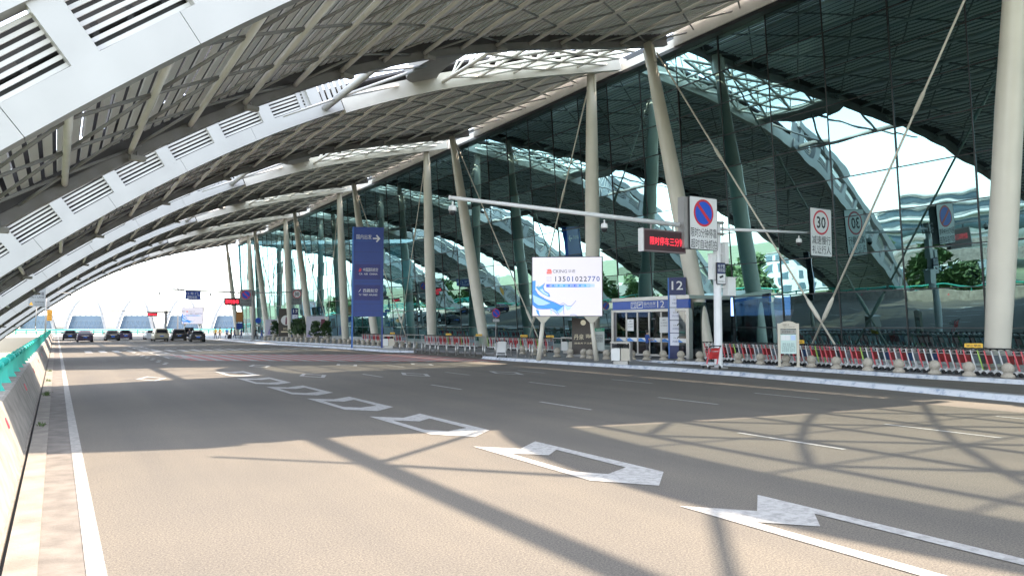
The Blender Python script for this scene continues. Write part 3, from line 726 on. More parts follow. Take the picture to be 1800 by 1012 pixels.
# ------------------------------------------------------------------ billboard
BBX, BBY = 24.3, 33.6; th = face_cam(BBX, BBY)
BBW = emat('screen_white', (.90, .87, .98), .098)
def billboard(loc, rz, label, full=True):
    t = thing('led_billboard', label, 'billboard', loc, rz, 'white advertising screens on two legs')
    b = MB(); b.box((0, .2, 4.15), (4.0, .36, 3.36)); b.build('screen_case', BLACK, t)
    b = MB(); b.plate(rect(-1.94, 2.51, 1.94, 5.79), .006, .018); b.build('screen', BBW, t)
    for sx in (-1, 1):
        b = MB(); b.tube((sx * 1.62, .2, 0), (sx * 1.36, .2, 2.2), .14, .11, 14); b.hexa([(sx * 1.36 - .1, .08, 2.12), (sx * 1.36 + .1, .08, 2.12), (sx * 1.36 + .1, .32, 2.12), (sx * 1.36 - .1, .32, 2.12)], [(sx * 1.36 - .42, .02, 2.47), (sx * 1.36 + .42, .02, 2.47), (sx * 1.36 + .42, .38, 2.47), (sx * 1.36 - .42, .38, 2.47)])
        b.build('leg', COLUMN, t)
    em = lambda nm, c, s_=.11: emat(nm, c, s_)
    X = lambda px: -1.94 + (px - 145) / (1172 - 145) * 3.88
    Z = lambda py: 5.79 - (py - 42) / (930 - 42) * 3.28
    shapes = [('scr_b1', (.05, .33, .95), [(145, 400), (192, 395), (188, 540), (215, 590), (300, 655), (400, 700), (485, 730), (570, 770), (612, 765), (600, 790), (520, 860), (430, 820), (300, 825), (200, 815), (145, 760)]),
              ('scr_b2', (.45, .72, .99), [(150, 610), (210, 640), (330, 700), (420, 745), (330, 775), (230, 770), (165, 720)]),
              ('scr_b3', (.10, .42, .97), [(190, 490), (215, 485), (240, 460), (225, 495), (265, 480), (330, 432), (302, 490), (320, 545), (385, 590), (405, 620), (402, 645), (380, 640), (300, 600), (230, 540)]),
              ('scr_b4', (.55, .78, 1.0), [(250, 530), (295, 520), (320, 565), (385, 610), (370, 622), (300, 585)]),
              ('scr_b1', (.05, .33, .95), [(195, 835), (235, 845), (245, 900), (258, 928), (240, 928), (212, 890)]),
              ('scr_b2', (.45, .72, .99), [(430, 820), (520, 858), (585, 800), (612, 770), (606, 830), (560, 880), (500, 900)]),
              ('scr_b5', (.60, .82, 1.0), [(405, 835), (435, 835), (432, 905), (412, 905)]),
              ('scr_b4', (.55, .78, 1.0), [(615, 770), (640, 765), (690, 788), (740, 760), (700, 830), (660, 850)])]
    for i, (nm, c, P) in enumerate(shapes):
        b = MB(); b.face([(X(px), -.001 - .002 * i, Z(py)) for px, py in P]); b.build('screen_art', em(nm, c), t)
    lines = [[(145, 590), (190, 540), (230, 610), (330, 672), (470, 725), (560, 772), (612, 765)], [(145, 720), (200, 770), (300, 778), (420, 740)], [(145, 760), (220, 828), (400, 825), (470, 865), (520, 920)], [(560, 752), (605, 738), (660, 778), (715, 785), (750, 750), (790, 700)],
             [(612, 765), (603, 850), (612, 915)], [(480, 815), (510, 870), (540, 918)], [(330, 432), (305, 490), (322, 548), (390, 592), (402, 640)], [(700, 920), (750, 912), (800, 926)]]
    for P in lines:
        b = MB()
        for (a, c), (d, e) in zip(P[:-1], P[1:]): b.bar((X(a), -.022, Z(c)), (X(d), -.022, Z(e)), .004, .022, (0, 1, 0)) if False else b.bar((X(a), -.022, Z(c)), (X(d), -.022, Z(e)), .022, .004, (0, 1, 0))
        b.build('screen_line', em('scr_line', (.03, .10, .45)), t)
    b = MB()
    for k, hgt in enumerate((.14, .2, .26, .28, .26, .22, .16)): b.plate(rect(X(356) + .04 * k, Z(296), X(356) + .04 * k + .034, Z(296) + hgt), -.004, .004)
    b.plate([(X(350), Z(240)), (X(375), Z(222)), (X(420), Z(222)), (X(432), Z(262)), (X(432), Z(280)), (X(405), Z(236))], -.006, .004); b.build('logo', em('scr_red', (.9, .12, .09)), t)
    lettering('CKING', .80, .19, em('scr_ink', (.06, .06, .09), .12), t, X(552), -.002, Z(254), bold=.005); lettering('华君', .40, .19, em('scr_ink', (.06, .06, .09), .12), t, X(728), -.002, Z(254))
    for i, ch in enumerate('13501022770'): lettering(ch, None, .29, em('scr_ink' if i in (0, 1, 2, 5, 6, 7) else 'scr_digit', (.05, .10, .35), .12), t, X(490 + 62.5 * i), -.002, Z(372), name='digit', bold=.015)
    lettering('招商\n电话', .3, .3, em('scr_lilac', (.55, .52, .80), .13), t, X(392), -.002, Z(372))
    for i in range(12):
        k = i / 11; c = (.06, .16 + .3 * abs(math.sin(k * 6)), .80) if k < .8 else (.1 + (k - .8) * 4, .5 + (k - .8) * 1.9, .97)
        b = MB(); b.plate(rect(X(350 + 65 * i), Z(497), X(350 + 65 * (i + 1)), Z(448)), -.002, .004); b.build('screen_band', em('scr_band%d' % i, c), t)
    lettering('全 球 商 业 网 络 运 营', 2.3, .11, BBW, t, X(690), -.008, Z(472))
    return t
bb = billboard((BBX, BBY, .145), th, 'large white advertising screen on two legs beside the road island, phone number on it')
bb2 = dup(bb, (23.2, 160, 0), face_cam(23.2, 160), 'small far white advertising screen on two legs behind the parked cars')

# ------------------------------------------------------------------ blue pylon
PX, PY = 23.4, 62.45; t = thing('sign_pylon', 'tall dark blue departures pylon on two legs with an arrow at the top', 'sign', (PX, PY, .145), face_cam(PX, PY))
b = MB(); b.box((0, .2, 6.75), (2.52, .36, 7.95)); b.build('panel', BLUE, t)
b = MB(); b.box((-1.3, .2, 5.37), (.14, .46, 10.7)); b.build('leg', BLUEL, t); b = MB(); b.box((1.3, .2, 5.37), (.14, .46, 10.7)); b.build('leg', BLUE, t)
lettering('国内出发', 1.32, .42, SIGNW, t, -.35, .01, 9.85); lettering('Domestic Departures', 1.3, .1, BLUEL, t, -.35, .01, 9.5)
b = MB(); b.plate([(.42, 9.78), (.86, 9.78), (.68, 9.98), (.78, 10.06), (1.08, 9.72), (.78, 9.38), (.68, 9.46), (.86, 9.66), (.42, 9.66)], .005, .015); b.build('arrow', SIGNW, t)
for z, s1, s2 in ((6.75, '中国国际航空', 'CA  AIR  CHINA'), (4.9, '西藏航空', 'TV  TIBET AIRLINES')):
    b = MB(); b.box((0, .012, z), (2.2, .02, 1.35)); b.build('inset', mat('pylon_inset', (.012, .018, .16), .4), t)
    lettering(s1, 1.3, .33, SIGNW, t, .25, -.004, z + .18); lettering(s2, 1.62, .15, SIGNW, t, .05, -.004, z - .2, bold=.01)
b = MB(); b.plate([(-.8, 6.8), (-.66, 7.1), (-.6, 6.95), (-.52, 7.05), (-.58, 6.78), (-.7, 6.72)], -.006, .0); b.build('logo', SIGNR, t)
b = MB(); b.plate([(-.8, 4.92), (-.62, 5.2), (-.56, 5.2), (-.7, 4.98)], -.006, .0); b.build('logo', SIGNW, t)
for z in (8.5, 7.6, 5.85, 3.9, 3.3): b = MB(); b.box((0, .018, z), (2.4, .006, .02)); b.build('seam', NAVY, t)

# ================================================================== ENTRANCE 12
EX, EYa, EYb = 31.5, 31.4, 38.5
t = thing('entrance_vestibule', 'entrance 12 vestibule with blue header and sliding glass doors', 'entrance', (EX, (EYa + EYb) / 2, .15), -math.pi / 2)
W = EYb - EYa   # local x runs along the facade, local -y faces the road
b = MB(); b.box((0, 1.75, 3.65), (W, 3.5, .22)); b.build('roof', STAIN, t)
b = MB(); b.box((0, .1, 3.26), (W - .16, .18, .52)); b.build('header', mat('header_blue', (.02, .075, .36), .35, var=.05), t)
b = MB(); b.box((0, .08, 2.9), (W, .26, .16)); b.build('door_track', STAIN, t)
for x in (-W / 2 + .12, W / 2 - .12): b = MB(); b.box((x, .1, 1.42), (.24, .3, 2.8)); b.build('jamb', STAIN, t)
for x in (-W / 2, W / 2): b = MB(); b.box((x, 1.9, 1.7), (.06, 3.1, 3.3)); b.build('side_glass', clear_glass('door_glass', (.22, .28, .29), .1), t)
xs = [-W / 2 + .3 + i * (W - .6) / 6 for i in range(7)]
for i in range(6):
    b = MB(); b.face([(xs[i], .1, .1), (xs[i + 1], .1, .1), (xs[i + 1], .1, 2.8), (xs[i], .1, 2.8)]); p = b.build('door_pane', MATS['door_glass'], t)
    b = MB()
    for x in (xs[i] + .035, xs[i + 1] - .035): b.box((x, .1, 1.45), (.06, .07, 2.7))
    b.box(((xs[i] + xs[i + 1]) / 2, .1, .14), (xs[1] - xs[0] - .02, .06, .12)); b.build('pane_frame', STAIN, p)
    b = MB(); a, c = xs[i] + .07, xs[i + 1] - .07; b.face([(a, .088, .95), (c, .088, .95), (c, .088, 1.2), (a, .088, 1.2)]); b.build('film_band', SIGNW, p)
    b = MB(); b.face([(a, .084, .96), (a + (c - a) * .75, .084, .96), (a + (c - a) * .55, .084, 1.05), (a + (c - a) * .25, .084, 1.18), (a, .084, 1.12)]); b.build('wave_motif', mat('film_blue', (.04, .22, .62), .3), p)
for x, z, w_, h_ in ((-1.75, 2.0, .62, .75), (1.35, 2.0, .78, .95)):
    b = MB(); b.plate(rect(x - w_ / 2, z - h_ / 2, x + w_ / 2, z + h_ / 2), .06, .07); nb = b.build('notice', SIGNW, t)
    for k in range(3): lettering('出入口通知事项' if k else '通知', w_ * (.75 if k else .35), .07, INK, nb, x, .055, z + h_ * .32 - .17 * k)
b = MB()
for (x0, z0, x1, z1) in ((-1.62, 3.06, -1.1, 3.1), (-1.62, 3.42, -1.1, 3.46), (-1.62, 3.1, -1.58, 3.42), (-1.14, 3.1, -1.1, 3.42), (-1.02, 3.06, -.5, 3.1), (-1.02, 3.42, -.5, 3.46), (-1.02, 3.1, -.98, 3.42), (-.54, 3.1, -.5, 3.42)): b.plate(rect(x0, z0, x1, z1), -.004, .008)
b.plate([(-.94, 3.24), (-.84, 3.2), (-.58, 3.34), (-.6, 3.38), (-.76, 3.32), (-.88, 3.36), (-.9, 3.34), (-.82, 3.28)], -.004, .008); b.build('pictogram', SIGNW, t)
lettering('T2', .34, .22, SIGNW, t, -1.36, .0, 3.26); lettering('国内出发', 1.1, .2, SIGNW, t, .15, .0, 3.34); lettering('Domestic Departures', 1.1, .09, SIGNW, t, .15, .0, 3.14); lettering('12', .62, .42, SIGNW, t, 1.15, .0, 3.27)
def totem(loc, num, label):
    t = thing('entrance_totem', label, 'sign', loc, face_cam(loc[0], loc[1]), 'numbered entrance totems')
    b = MB(); b.box((0, .15, 2.42), (1.06, .3, 4.84)); b.build('body', NAVY, t); b = MB(); b.box((-.5, .148, 2.42), (.08, .32, 4.80)); b.build('side_trim', BLUEL, t)
    lettering(num, .66, .52, SIGNW, t, .02, -.008, 4.36, bold=.01)
    for k, s in enumerate(('中国国际航空', '四川航空', '成都航空', '西藏航空')):
        z = 3.42 - .76 * k; b = MB(); b.box((0, -.006, z), (.86, .02, .72)); p = b.build('airline_panel', mat('panel_lilac', (.72, .73, .82), .4, var=.03), t)
        lettering(s, .58, .12, mat('logo_grey', (.12, .14, .3), .4), p, 0, -.02, z - .12)
        b = MB(); b.plate([(-.05, z + .04), (.02, z + .06), (.16, z + .22), (.02, z + .16)], -.022, -.018); b.build('airline_mark', INK, p); lettering('CA' if k < 3 else 'TV', .16, .08, INK, p, -.16, -.02, z + .08)
    return t
totem((31.55, 32.45, .15), '12', 'blue entrance totem numbered 12 with four pale airline panels')
totem((32.9, 120.5, .15), '13', 'far blue entrance totem numbered 13 beside the black advertisement')

# ------------------------------------------------------------------ bollards
def ball():
    t = thing('stone_bollard', '', 'bollard', (0, 0, 0))
    b = MB(); b.lathe([(.235, 0), (.24, .06), (.21, .11), (.155, .15), (.15, .2)], n=20); b.build('foot', STONE, t)
    b = MB(); b.lathe([(.215 * math.sin(a), .35 - .215 * math.cos(a)) for a in [R(22 + 158 * i / 12) for i in range(12)]] + [(.01, .565)], n=20); b.build('ball', STONE, t)
    return t
B0 = ball(); first = True
pos = [(30.31, 13.92), (30.1, 15.2), (30.25, 16.6), (30.1, 18.0), (29.95, 19.3), (30.14, 20.95), (30.35, 22.4), (30.24, 23.75), (30.4, 25.4), (30.4, 26.85), (30.08, 29.25), (29.68, 30.28), (29.32, 31.3), (28.6, 31.9), (28.3, 32.8), (27.49, 34.13), (27.14, 35.24), (27.3, 36.06), (27.08, 37.16), (26.88, 38.28), (26.64, 39.46), (27.13, 41.34), (27.5, 43.3)]
y = 10.8
while y > -2: pos.append((30.2, y)); y -= 1.5
for k in range(30): pos.append((26.95 - max(0, (60 + 1.45 * k - 80)) * .14, 60 + 1.45 * k))
for i, (x, y) in enumerate(pos):
    z = .15
    if x > 29.9 and y < 28: lb, gp = 'granite ball bollard on the kerb in front of the long trolley row', 'ball bollards before the trolley row'
    elif y < 45: lb, gp = 'granite ball bollard on the pavement between the entrance totem and the billboard', 'ball bollards by entrance 12'
    else: lb, gp = 'small granite ball bollard in the far row left of the blue pylon', 'ball bollards in the far row'
    if i == 0: B0.location = (x, y, z); B0['label'] = lb; B0['group'] = gp
    else: dup(B0, (x, y, z), rnd.uniform(0, 6), lb, gp)
def post():
    t = thing('steel_bollard', 'slim stainless post at the pedestrian crossing', 'bollard', (0, 0, 0), 0, 'stainless posts at the crossing')
    b = MB(); b.tube((0, 0, 0), (0, 0, .82), .055, n=12); b.build('post', STAIN, t); b = MB(); b.lathe([(.08, 0), (.08, .02)], n=12); b.build('base_ring', STAIN, t); b = MB(); b.lathe([(.056, .82), (.04, .845), (.01, .85)], n=12); b.build('cap', STAIN, t); return t
S0 = post(); sp = [(23.6 + (1.2 * (k / 15)), 55.6 - k * 1.25) for k in range(16)] + [(24.9 + .7 * (k / 10), 55.5 - k * 1.75) for k in range(11)] + [(24.4, 39.0), (24.6, 37.6)]
for i, (x, y) in enumerate(sp):
    z = .145 if y < 42 else 0.0
    if i == 0: S0.location = (x, y, z)
    else: dup(S0, (x, y, z))

# ------------------------------------------------------------------ luggage trolleys (forward = local -y)
PANELS = {'red': mat('ad_red', (.40, .03, .03), .4, var=.3, scale=4), 'grey': mat('ad_grey', (.26, .29, .33), .4, var=.2, scale=5), 'dark': mat('ad_dark', (.05, .05, .07), .4, var=.4, scale=5), 'blue': mat('ad_blue', (.03, .07, .22), .4, var=.3, scale=5), 'gold': mat('ad_gold', (.55, .30, .05), .4)}
POST = {'white': mat('trolley_white', (.62, .62, .62), .3, .3, var=.05), 'red': mat('trolley_red', (.62, .10, .12), .35, var=.08), 'green': mat('trolley_green', (.32, .50, .10), .35, var=.08)}
def trolley(postc, pan, detail=True):
    t = thing('luggage_trolley', '', 'trolley')
    for s in (-1, 1):
        b = MB(); b.bar((s * .27, -.08, .2), (s * .27, .13, .98), .035, .05, (1, 0, 0)); b.build('upright', POST[postc], t)
    b = MB(); pts = [(-.27, .13, .97), (-.27, .2, 1.03), (-.25, .27, 1.05), (.25, .27, 1.05), (.27, .2, 1.03), (.27, .13, .97)]; b.path(pts, .022, 8); b.build('handle', RUBBER, t)
    b = MB(); b.hexa([(-.25, .05, .46), (.25, .05, .46), (.25, .065, .46), (-.25, .065, .46)], [(-.25, .112, .79), (.25, .112, .79), (.25, .127, .79), (-.25, .127, .79)]); b.build('advert_panel', PANELS[pan], t)
    b = MB()
    for s in (-1, 1): b.path([(s * .26, .1, .95), (s * .25, -.22, .95), (s * .22, -.2, .82), (s * .26, .08, .82)], .011, 6)
    for k in range(5): x = -.25 + .125 * k; b.path([(x, .09, .83), (x, -.2, .83), (x, -.22, .95)], .007, 5)
    b.tube((-.25, -.22, .95), (.25, -.22, .95), .011, n=6); b.tube((-.25, .1, .95), (.25, .1, .95), .011, n=6); b.build('basket', STAIN, t)
    b = MB()
    for s in (-1, 1): b.path([(s * .28, .02, .2), (s * .26, -.3, .17), (s * .12, -.78, .14)], .022, 8)
    b.tube((-.12, -.78, .14), (.12, -.78, .14), .022, n=8)
    for k in range(3): y = -.18 - .2 * k; b.tube((-.26 + .04 * k, y, .175 - .01 * k), (.26 - .04 * k, y, .175 - .01 * k), .012, n=6)
    b.tube((-.28, .02, .2), (.28, .02, .2), .02, n=8); b.build('platform', POST['white'], t)
    for s in (-1, 1):
        b = MB(); b.hexa([(s * .30, -.12, .22), (s * .30, .0, .24), (s * .30, .19, .09), (s * .30, .06, .06)], [(s * .26, -.12, .22), (s * .26, .0, .24), (s * .26, .19, .09), (s * .26, .06, .06)]); b.build('wheel_guard', POST['white'], t)
        b = MB(); b.lathe([(.05, -.022), (.078, -.02), (.078, .02), (.05, .022)], (s * .28, .12, .078), 14, 0); b.build('wheel', RUBBER, t)
    b = MB(); b.lathe([(.05, -.02), (.07, -.018), (.07, .018), (.05, .02)], (0, -.76, .07), 14, 0); b.build('wheel', RUBBER, t)
    return t
KIND = {}
def put_trolley(pc, pan, x, y, rz, label, group, z=.15):
    if (pc, pan) not in KIND:
        o = trolley(pc, pan); KIND[(pc, pan)] = o; o.location = (x, y, z); o.rotation_euler = (0, 0, rz); o['label'] = label; o['group'] = group; return o
    return dup(KIND[(pc, pan)], (x, y, z), rz, label, group)
seq = 'wrwrwgrwrrrwwrgwrrwrrwwrwwrwrwwrwgrrwrwrrrgrwwrrwwrwwrrw'
def row(y0, y1, x, pitch, where, grp, dx=0):
    y = y0; i = 0
    while y < y1:
        c = seq[i % len(seq)]; pc = {'w': 'white', 'r': 'red', 'g': 'green'}[c]
        pan = {'w': ('grey', 'blue', 'dark', 'grey')[i % 4], 'r': 'red', 'g': 'dark'}[c]
        put_trolley(pc, pan, x + dx * (y - y0) + rnd.uniform(-.02, .02), y, rnd.uniform(-.02, .02), f'{pc} framed luggage trolley, {pan} panel, {where}', f'{grp}, {pc} with {pan} panel')
        y += pitch; i += 1
row(11.5, 29.6, 31.2, .262, 'in the long row behind kerb bollards', 'long near trolley row')
row(45.5, 54.5, 31.4, .27, 'in the row behind crossing posts', 'middle trolley row')
row(57.5, 67, 31.3, .3, 'in the row right of the blue pylon', 'trolley row by the pylon')
row(72, 84, 31.0, .4, 'in the row left of the blue pylon', 'far trolley row')
lone = trolley('red', 'red'); lone.location = (25.25, 23.75, 0.0); lone.location.z = 0.146; lone.rotation_euler = (0, 0, R(168)); lone['label'] = 'lone red luggage trolley with a red poster parked on the kerb at the gantry pole'
b = MB(); b.hexa([(-.2, .135, .82), (.2, .135, .82), (.2, .145, .82), (-.2, .145, .82)], [(-.2, .16, .94), (.2, .16, .94), (.2, .17, .94), (-.2, .17, .94)]); b.build('poster_strip', PANELS['red'], lone)
lone2 = trolley('white', 'grey'); lone2.location = (23.35, 39.2, .146); lone2.rotation_euler = (0, 0, R(165)); lone2['label'] = 'lone white luggage trolley carrying a white sheet at the crossing posts'
b = MB(); b.hexa([(-.26, -.02, .32), (.26, -.02, .32), (.26, .04, .32), (-.26, .04, .32)], [(-.24, .12, 1.0), (.24, .12, 1.0), (.24, .18, 1.0), (-.24, .18, 1.0)]); b.build('white_sheet', SIGNW, lone2)

# ------------------------------------------------------------------ guard rails with yellow tags along the wall
def guard(x0, y0_, y1_, label):
    t = thing('guard_rail', label, 'railing', (x0, y0_, .15), 0, 'stainless guard rails along the wall')
    b = MB(); b.tube((0, 0, 1.02), (0, y1_ - y0_, 1.02), .035, n=8); b.build('top_rail', STAIN, t); b = MB(); b.tube((0, 0, .3), (0, y1_ - y0_, .3), .03, n=8); b.build('lower_rail', STAIN, t)
    n = max(1, round((y1_ - y0_) / 1.9))
    for i in range(n + 1): y = (y1_ - y0_) * i / n; b = MB(); b.tube((0, y, 0), (0, y, 1.02), .03, n=8); b.build('post', STAIN, t)
    b = MB(); b.face([(.0, .1, .35), (0, y1_ - y0_ - .1, .35), (0, y1_ - y0_ - .1, .97), (0, .1, .97)]); b.build('glass_infill', clear_glass('rail_glass', (.75, .88, .85), .1), t)
guard(32.05, 5, 29.9, 'stainless guard rail behind the long trolley row'); guard(32.3, 39.4, 56, 'stainless guard rail between the billboard and the round no-parking sign'); guard(32.2, 57, 85, 'far stainless guard rail behind the trolleys by the pylon')
for i, y in enumerate((15.95, 24.4, 41.0, 43.0, 46.8, 50.5, 58, 64, 78)):
    x = 32.0 if y < 30 else 32.22
    t = thing('yellow_tag', ['yellow tag on the guard rail near the right edge column', 'yellow tag on the guard rail right of the bus stop board', 'yellow tag on the rail behind the billboard, right one', 'yellow tag on the rail behind the billboard, middle one', 'yellow tag on the rail left of the billboard', 'yellow tag on the rail by the leaning column', 'small yellow tag on the rail right of the pylon', 'small yellow tag on the far rail beside the pylon', 'farthest small yellow tag on the rail'][i], 'tag', (x, y, 1.28), -math.pi / 2 + .5)
    b = MB(); b.plate(rounded(-.32, -.1, .32, .1, .04), -.03, .03); b.build('plate', YEL, t); lettering('禁止攀爬', .5, .1, INK, t, 0, -.034, 0); b = MB(); b.box((0, .02, -.12), (.08, .05, .1)); b.build('clip', GREYST, t)

# ------------------------------------------------------------------ litter bins, boards, small signs
def bin_(loc, rz, label):
    t = thing('litter_bin', label, 'bin', loc, rz, 'stainless twin litter bins')
    b = MB(); b.box((0, 0, 1.12), (1.02, .62, .05)); b.box((0, 0, 1.08), (.9, .5, .05)); b.build('roof', STAIN, t)
    for s, m_ in ((-1, PLASTW), (1, BEIGE)):
        b = MB(); b.plate(rounded(s * .245 - .22, .2, s * .245 + .22, .82, .05), -.24, .24); b.build('canister', m_, t)
        b = MB(); b.lathe([(.02, .84), (.16, .84), (.15, .94), (.08, .99), (.01, 1.0)], (s * .245, 0, 0), 14); b.build('ashtray', BLACK, t)
    for s in (-1, 1): b = MB(); b.box((s * .48, .05, .64), (.04, .5, .95)); b.build('side_post', STAIN, t)
    b = MB(); b.box((0, 0, .09), (.74, .4, .18)); b.build('plinth', STAIN, t); return t
bin_((24.5, 29.2, .145), face_cam(24.5, 29.2) - .25, 'twin stainless litter bin on the island right of the billboard')
bin_((25.2, 61.9, .145), face_cam(25, 62), 'small litter bin beside the right leg of the blue pylon')
bin_((31.3, 43.2, .15), face_cam(31, 43), 'litter bin behind the billboard beside the black advertising stand')
t = thing('bus_stop_board', 'beige framed information board with a timetable standing before the trolley row', 'board', (29.75, 23.2, .15), face_cam(29.75, 23.2) + .12)
for s in (-1, 1): b = MB(); b.box((s * .42, 0, 1.03), (.12, .14, 2.06)); b.build('upright', BEIGE, t); b = MB(); b.box((s * .42, 0, .02), (.34, .3, .04)); b.build('foot', BEIGE, t)
b = MB(); b.plate([(-.36, 1.8), (.36, 1.8), (.36, 2.06), (.2, 2.14), (0, 2.17), (-.2, 2.14), (-.36, 2.06)], -.05, .05); b.build('crest', BEIGE, t); lettering('成都公交', .3, .09, INK, t, -.1, -.056, 1.99); lettering('Airport Shuttle Bus', .5, .06, INK, t, .04, -.056, 1.89)
b = MB(); b.box((0, 0, 1.66), (.72, .07, .2)); b.build('name_strip', mat('strip_grey', (.30, .29, .26), .5), t); lettering('机场专线一号', .56, .1, INK, t, 0, -.04, 1.66)
b = MB(); b.box((0, 0, 1.08), (.72, .05, .92)); b.build('timetable', mat('timetable_green', (.50, .64, .60), .3, var=.05), t)
for x, c in ((-.23, SIGNW), (-.02, SIGNW), (.21, mat('timetable_blue', (.40, .52, .72), .3))): b = MB(); b.plate(rect(x - .1, 1.26, x + .1, 1.5), -.032, -.025); b.build('sheet', c, t)
lettering('首班 末班 票价\n站点 时刻 路线\n火车站 天府广场\n人民南路 华西坝\n省体育馆 桐梓林', .6, .42, mat('timetable_ink', (.12, .2, .2), .4), t, 0, -.03, .92)
t = thing('no_parking_post_sign', 'round no-parking sign with a small plate on a thin post by the crossing', 'sign', (29.6, 50.5, .15), 0)
b = MB(); b.tube((0, .04, 0), (0, .04, 3.3), .035, n=8); b.build('post', GREYST, t); round_sign(t, (0, 2.95), .36, 0); plate_sign(t, -.32, 2.25, .32, 2.52, .0, r=.02); lettering('拖车区域', .5, .14, INK, t, 0, -.012, 2.38)
BRN = mat('ad_black', (.035, .026, .022), .3, var=.2)
t = thing('advertising_stand', 'black advertising stand with gold lettering behind the right billboard leg', 'advertisement', (28.55, 37.75, .15), face_cam(28.55, 37.75)); b = MB(); b.plate([(-.72, .15), (.72, .15), (.72, 2.3), (.3, 2.4), (-.72, 2.48)], 0, .25); b.build('panel', BRN, t); b = MB(); b.box((0, .12, .07), (1.6, .6, .14)); b.build('plinth', GREYST, t)
lettering('丹泉', .62, .34, mat('gold', (.72, .62, .42), .4), t, -.28, -.01, 1.25); lettering('洞藏', .46, .24, MATS['gold'], t, .38, -.01, 1.3); lettering('酒香天下之美', 1.15, .11, MATS['gold'], t, 0, -.01, .85); b = MB(); b.disc((0, 2.15), .17, -.01, 0); b.build('emblem', MATS['gold'], t)
t = thing('notice_stand', 'white notice board with green header right of the black advertising stand', 'board', (30.0, 38.0, .15), face_cam(30, 38.0)); b = MB(); b.plate(rect(-.36, .35, .36, 1.8), 0, .06); b.build('panel', mat('notice_pale', (.55, .60, .58), .4), t); b = MB(); b.plate(rect(-.36, 1.6, .36, 1.8), -.01, 0); b.build('header', mat('notice_green', (.05, .35, .2), .4), t)
for s in (-1, 1): b = MB(); b.box((s * .3, .03, .18), (.05, .05, .36)); b.build('leg', GREYST, t)
lettering('温馨提示', .4, .09, SIGNW, t, 0, -.012, 1.7); lettering('请勿在此停车\n保持通道畅通\n谢谢您的配合', .5, .5, INK, t, 0, -.004, 1.15)
t = thing('display_screen', 'bright blue lit advertising screen inside the hall behind the near glass', 'screen', (39.0, 32.6, .12), -math.pi / 2); b = MB(); b.box((0, .1, 3.3), (5.0, .2, 1.5)); b.build('case', BLACK, t); b = MB(); b.plate(rect(-2.4, 2.65, 2.4, 3.95), -.01, 0); b.build('screen', emat('hall_screen', (.25, .42, .95), .5), t); lettering('毕业遇见印刷拖航线', 3.4, .36, emat('hall_ink', (.04, .08, .3), .3), t, 0, -.02, 3.35)
for s in (-1, 1): b = MB(); b.box((s * 2.2, .1, 1.3), (.14, .14, 2.6)); b.build('leg', GREYST, t)

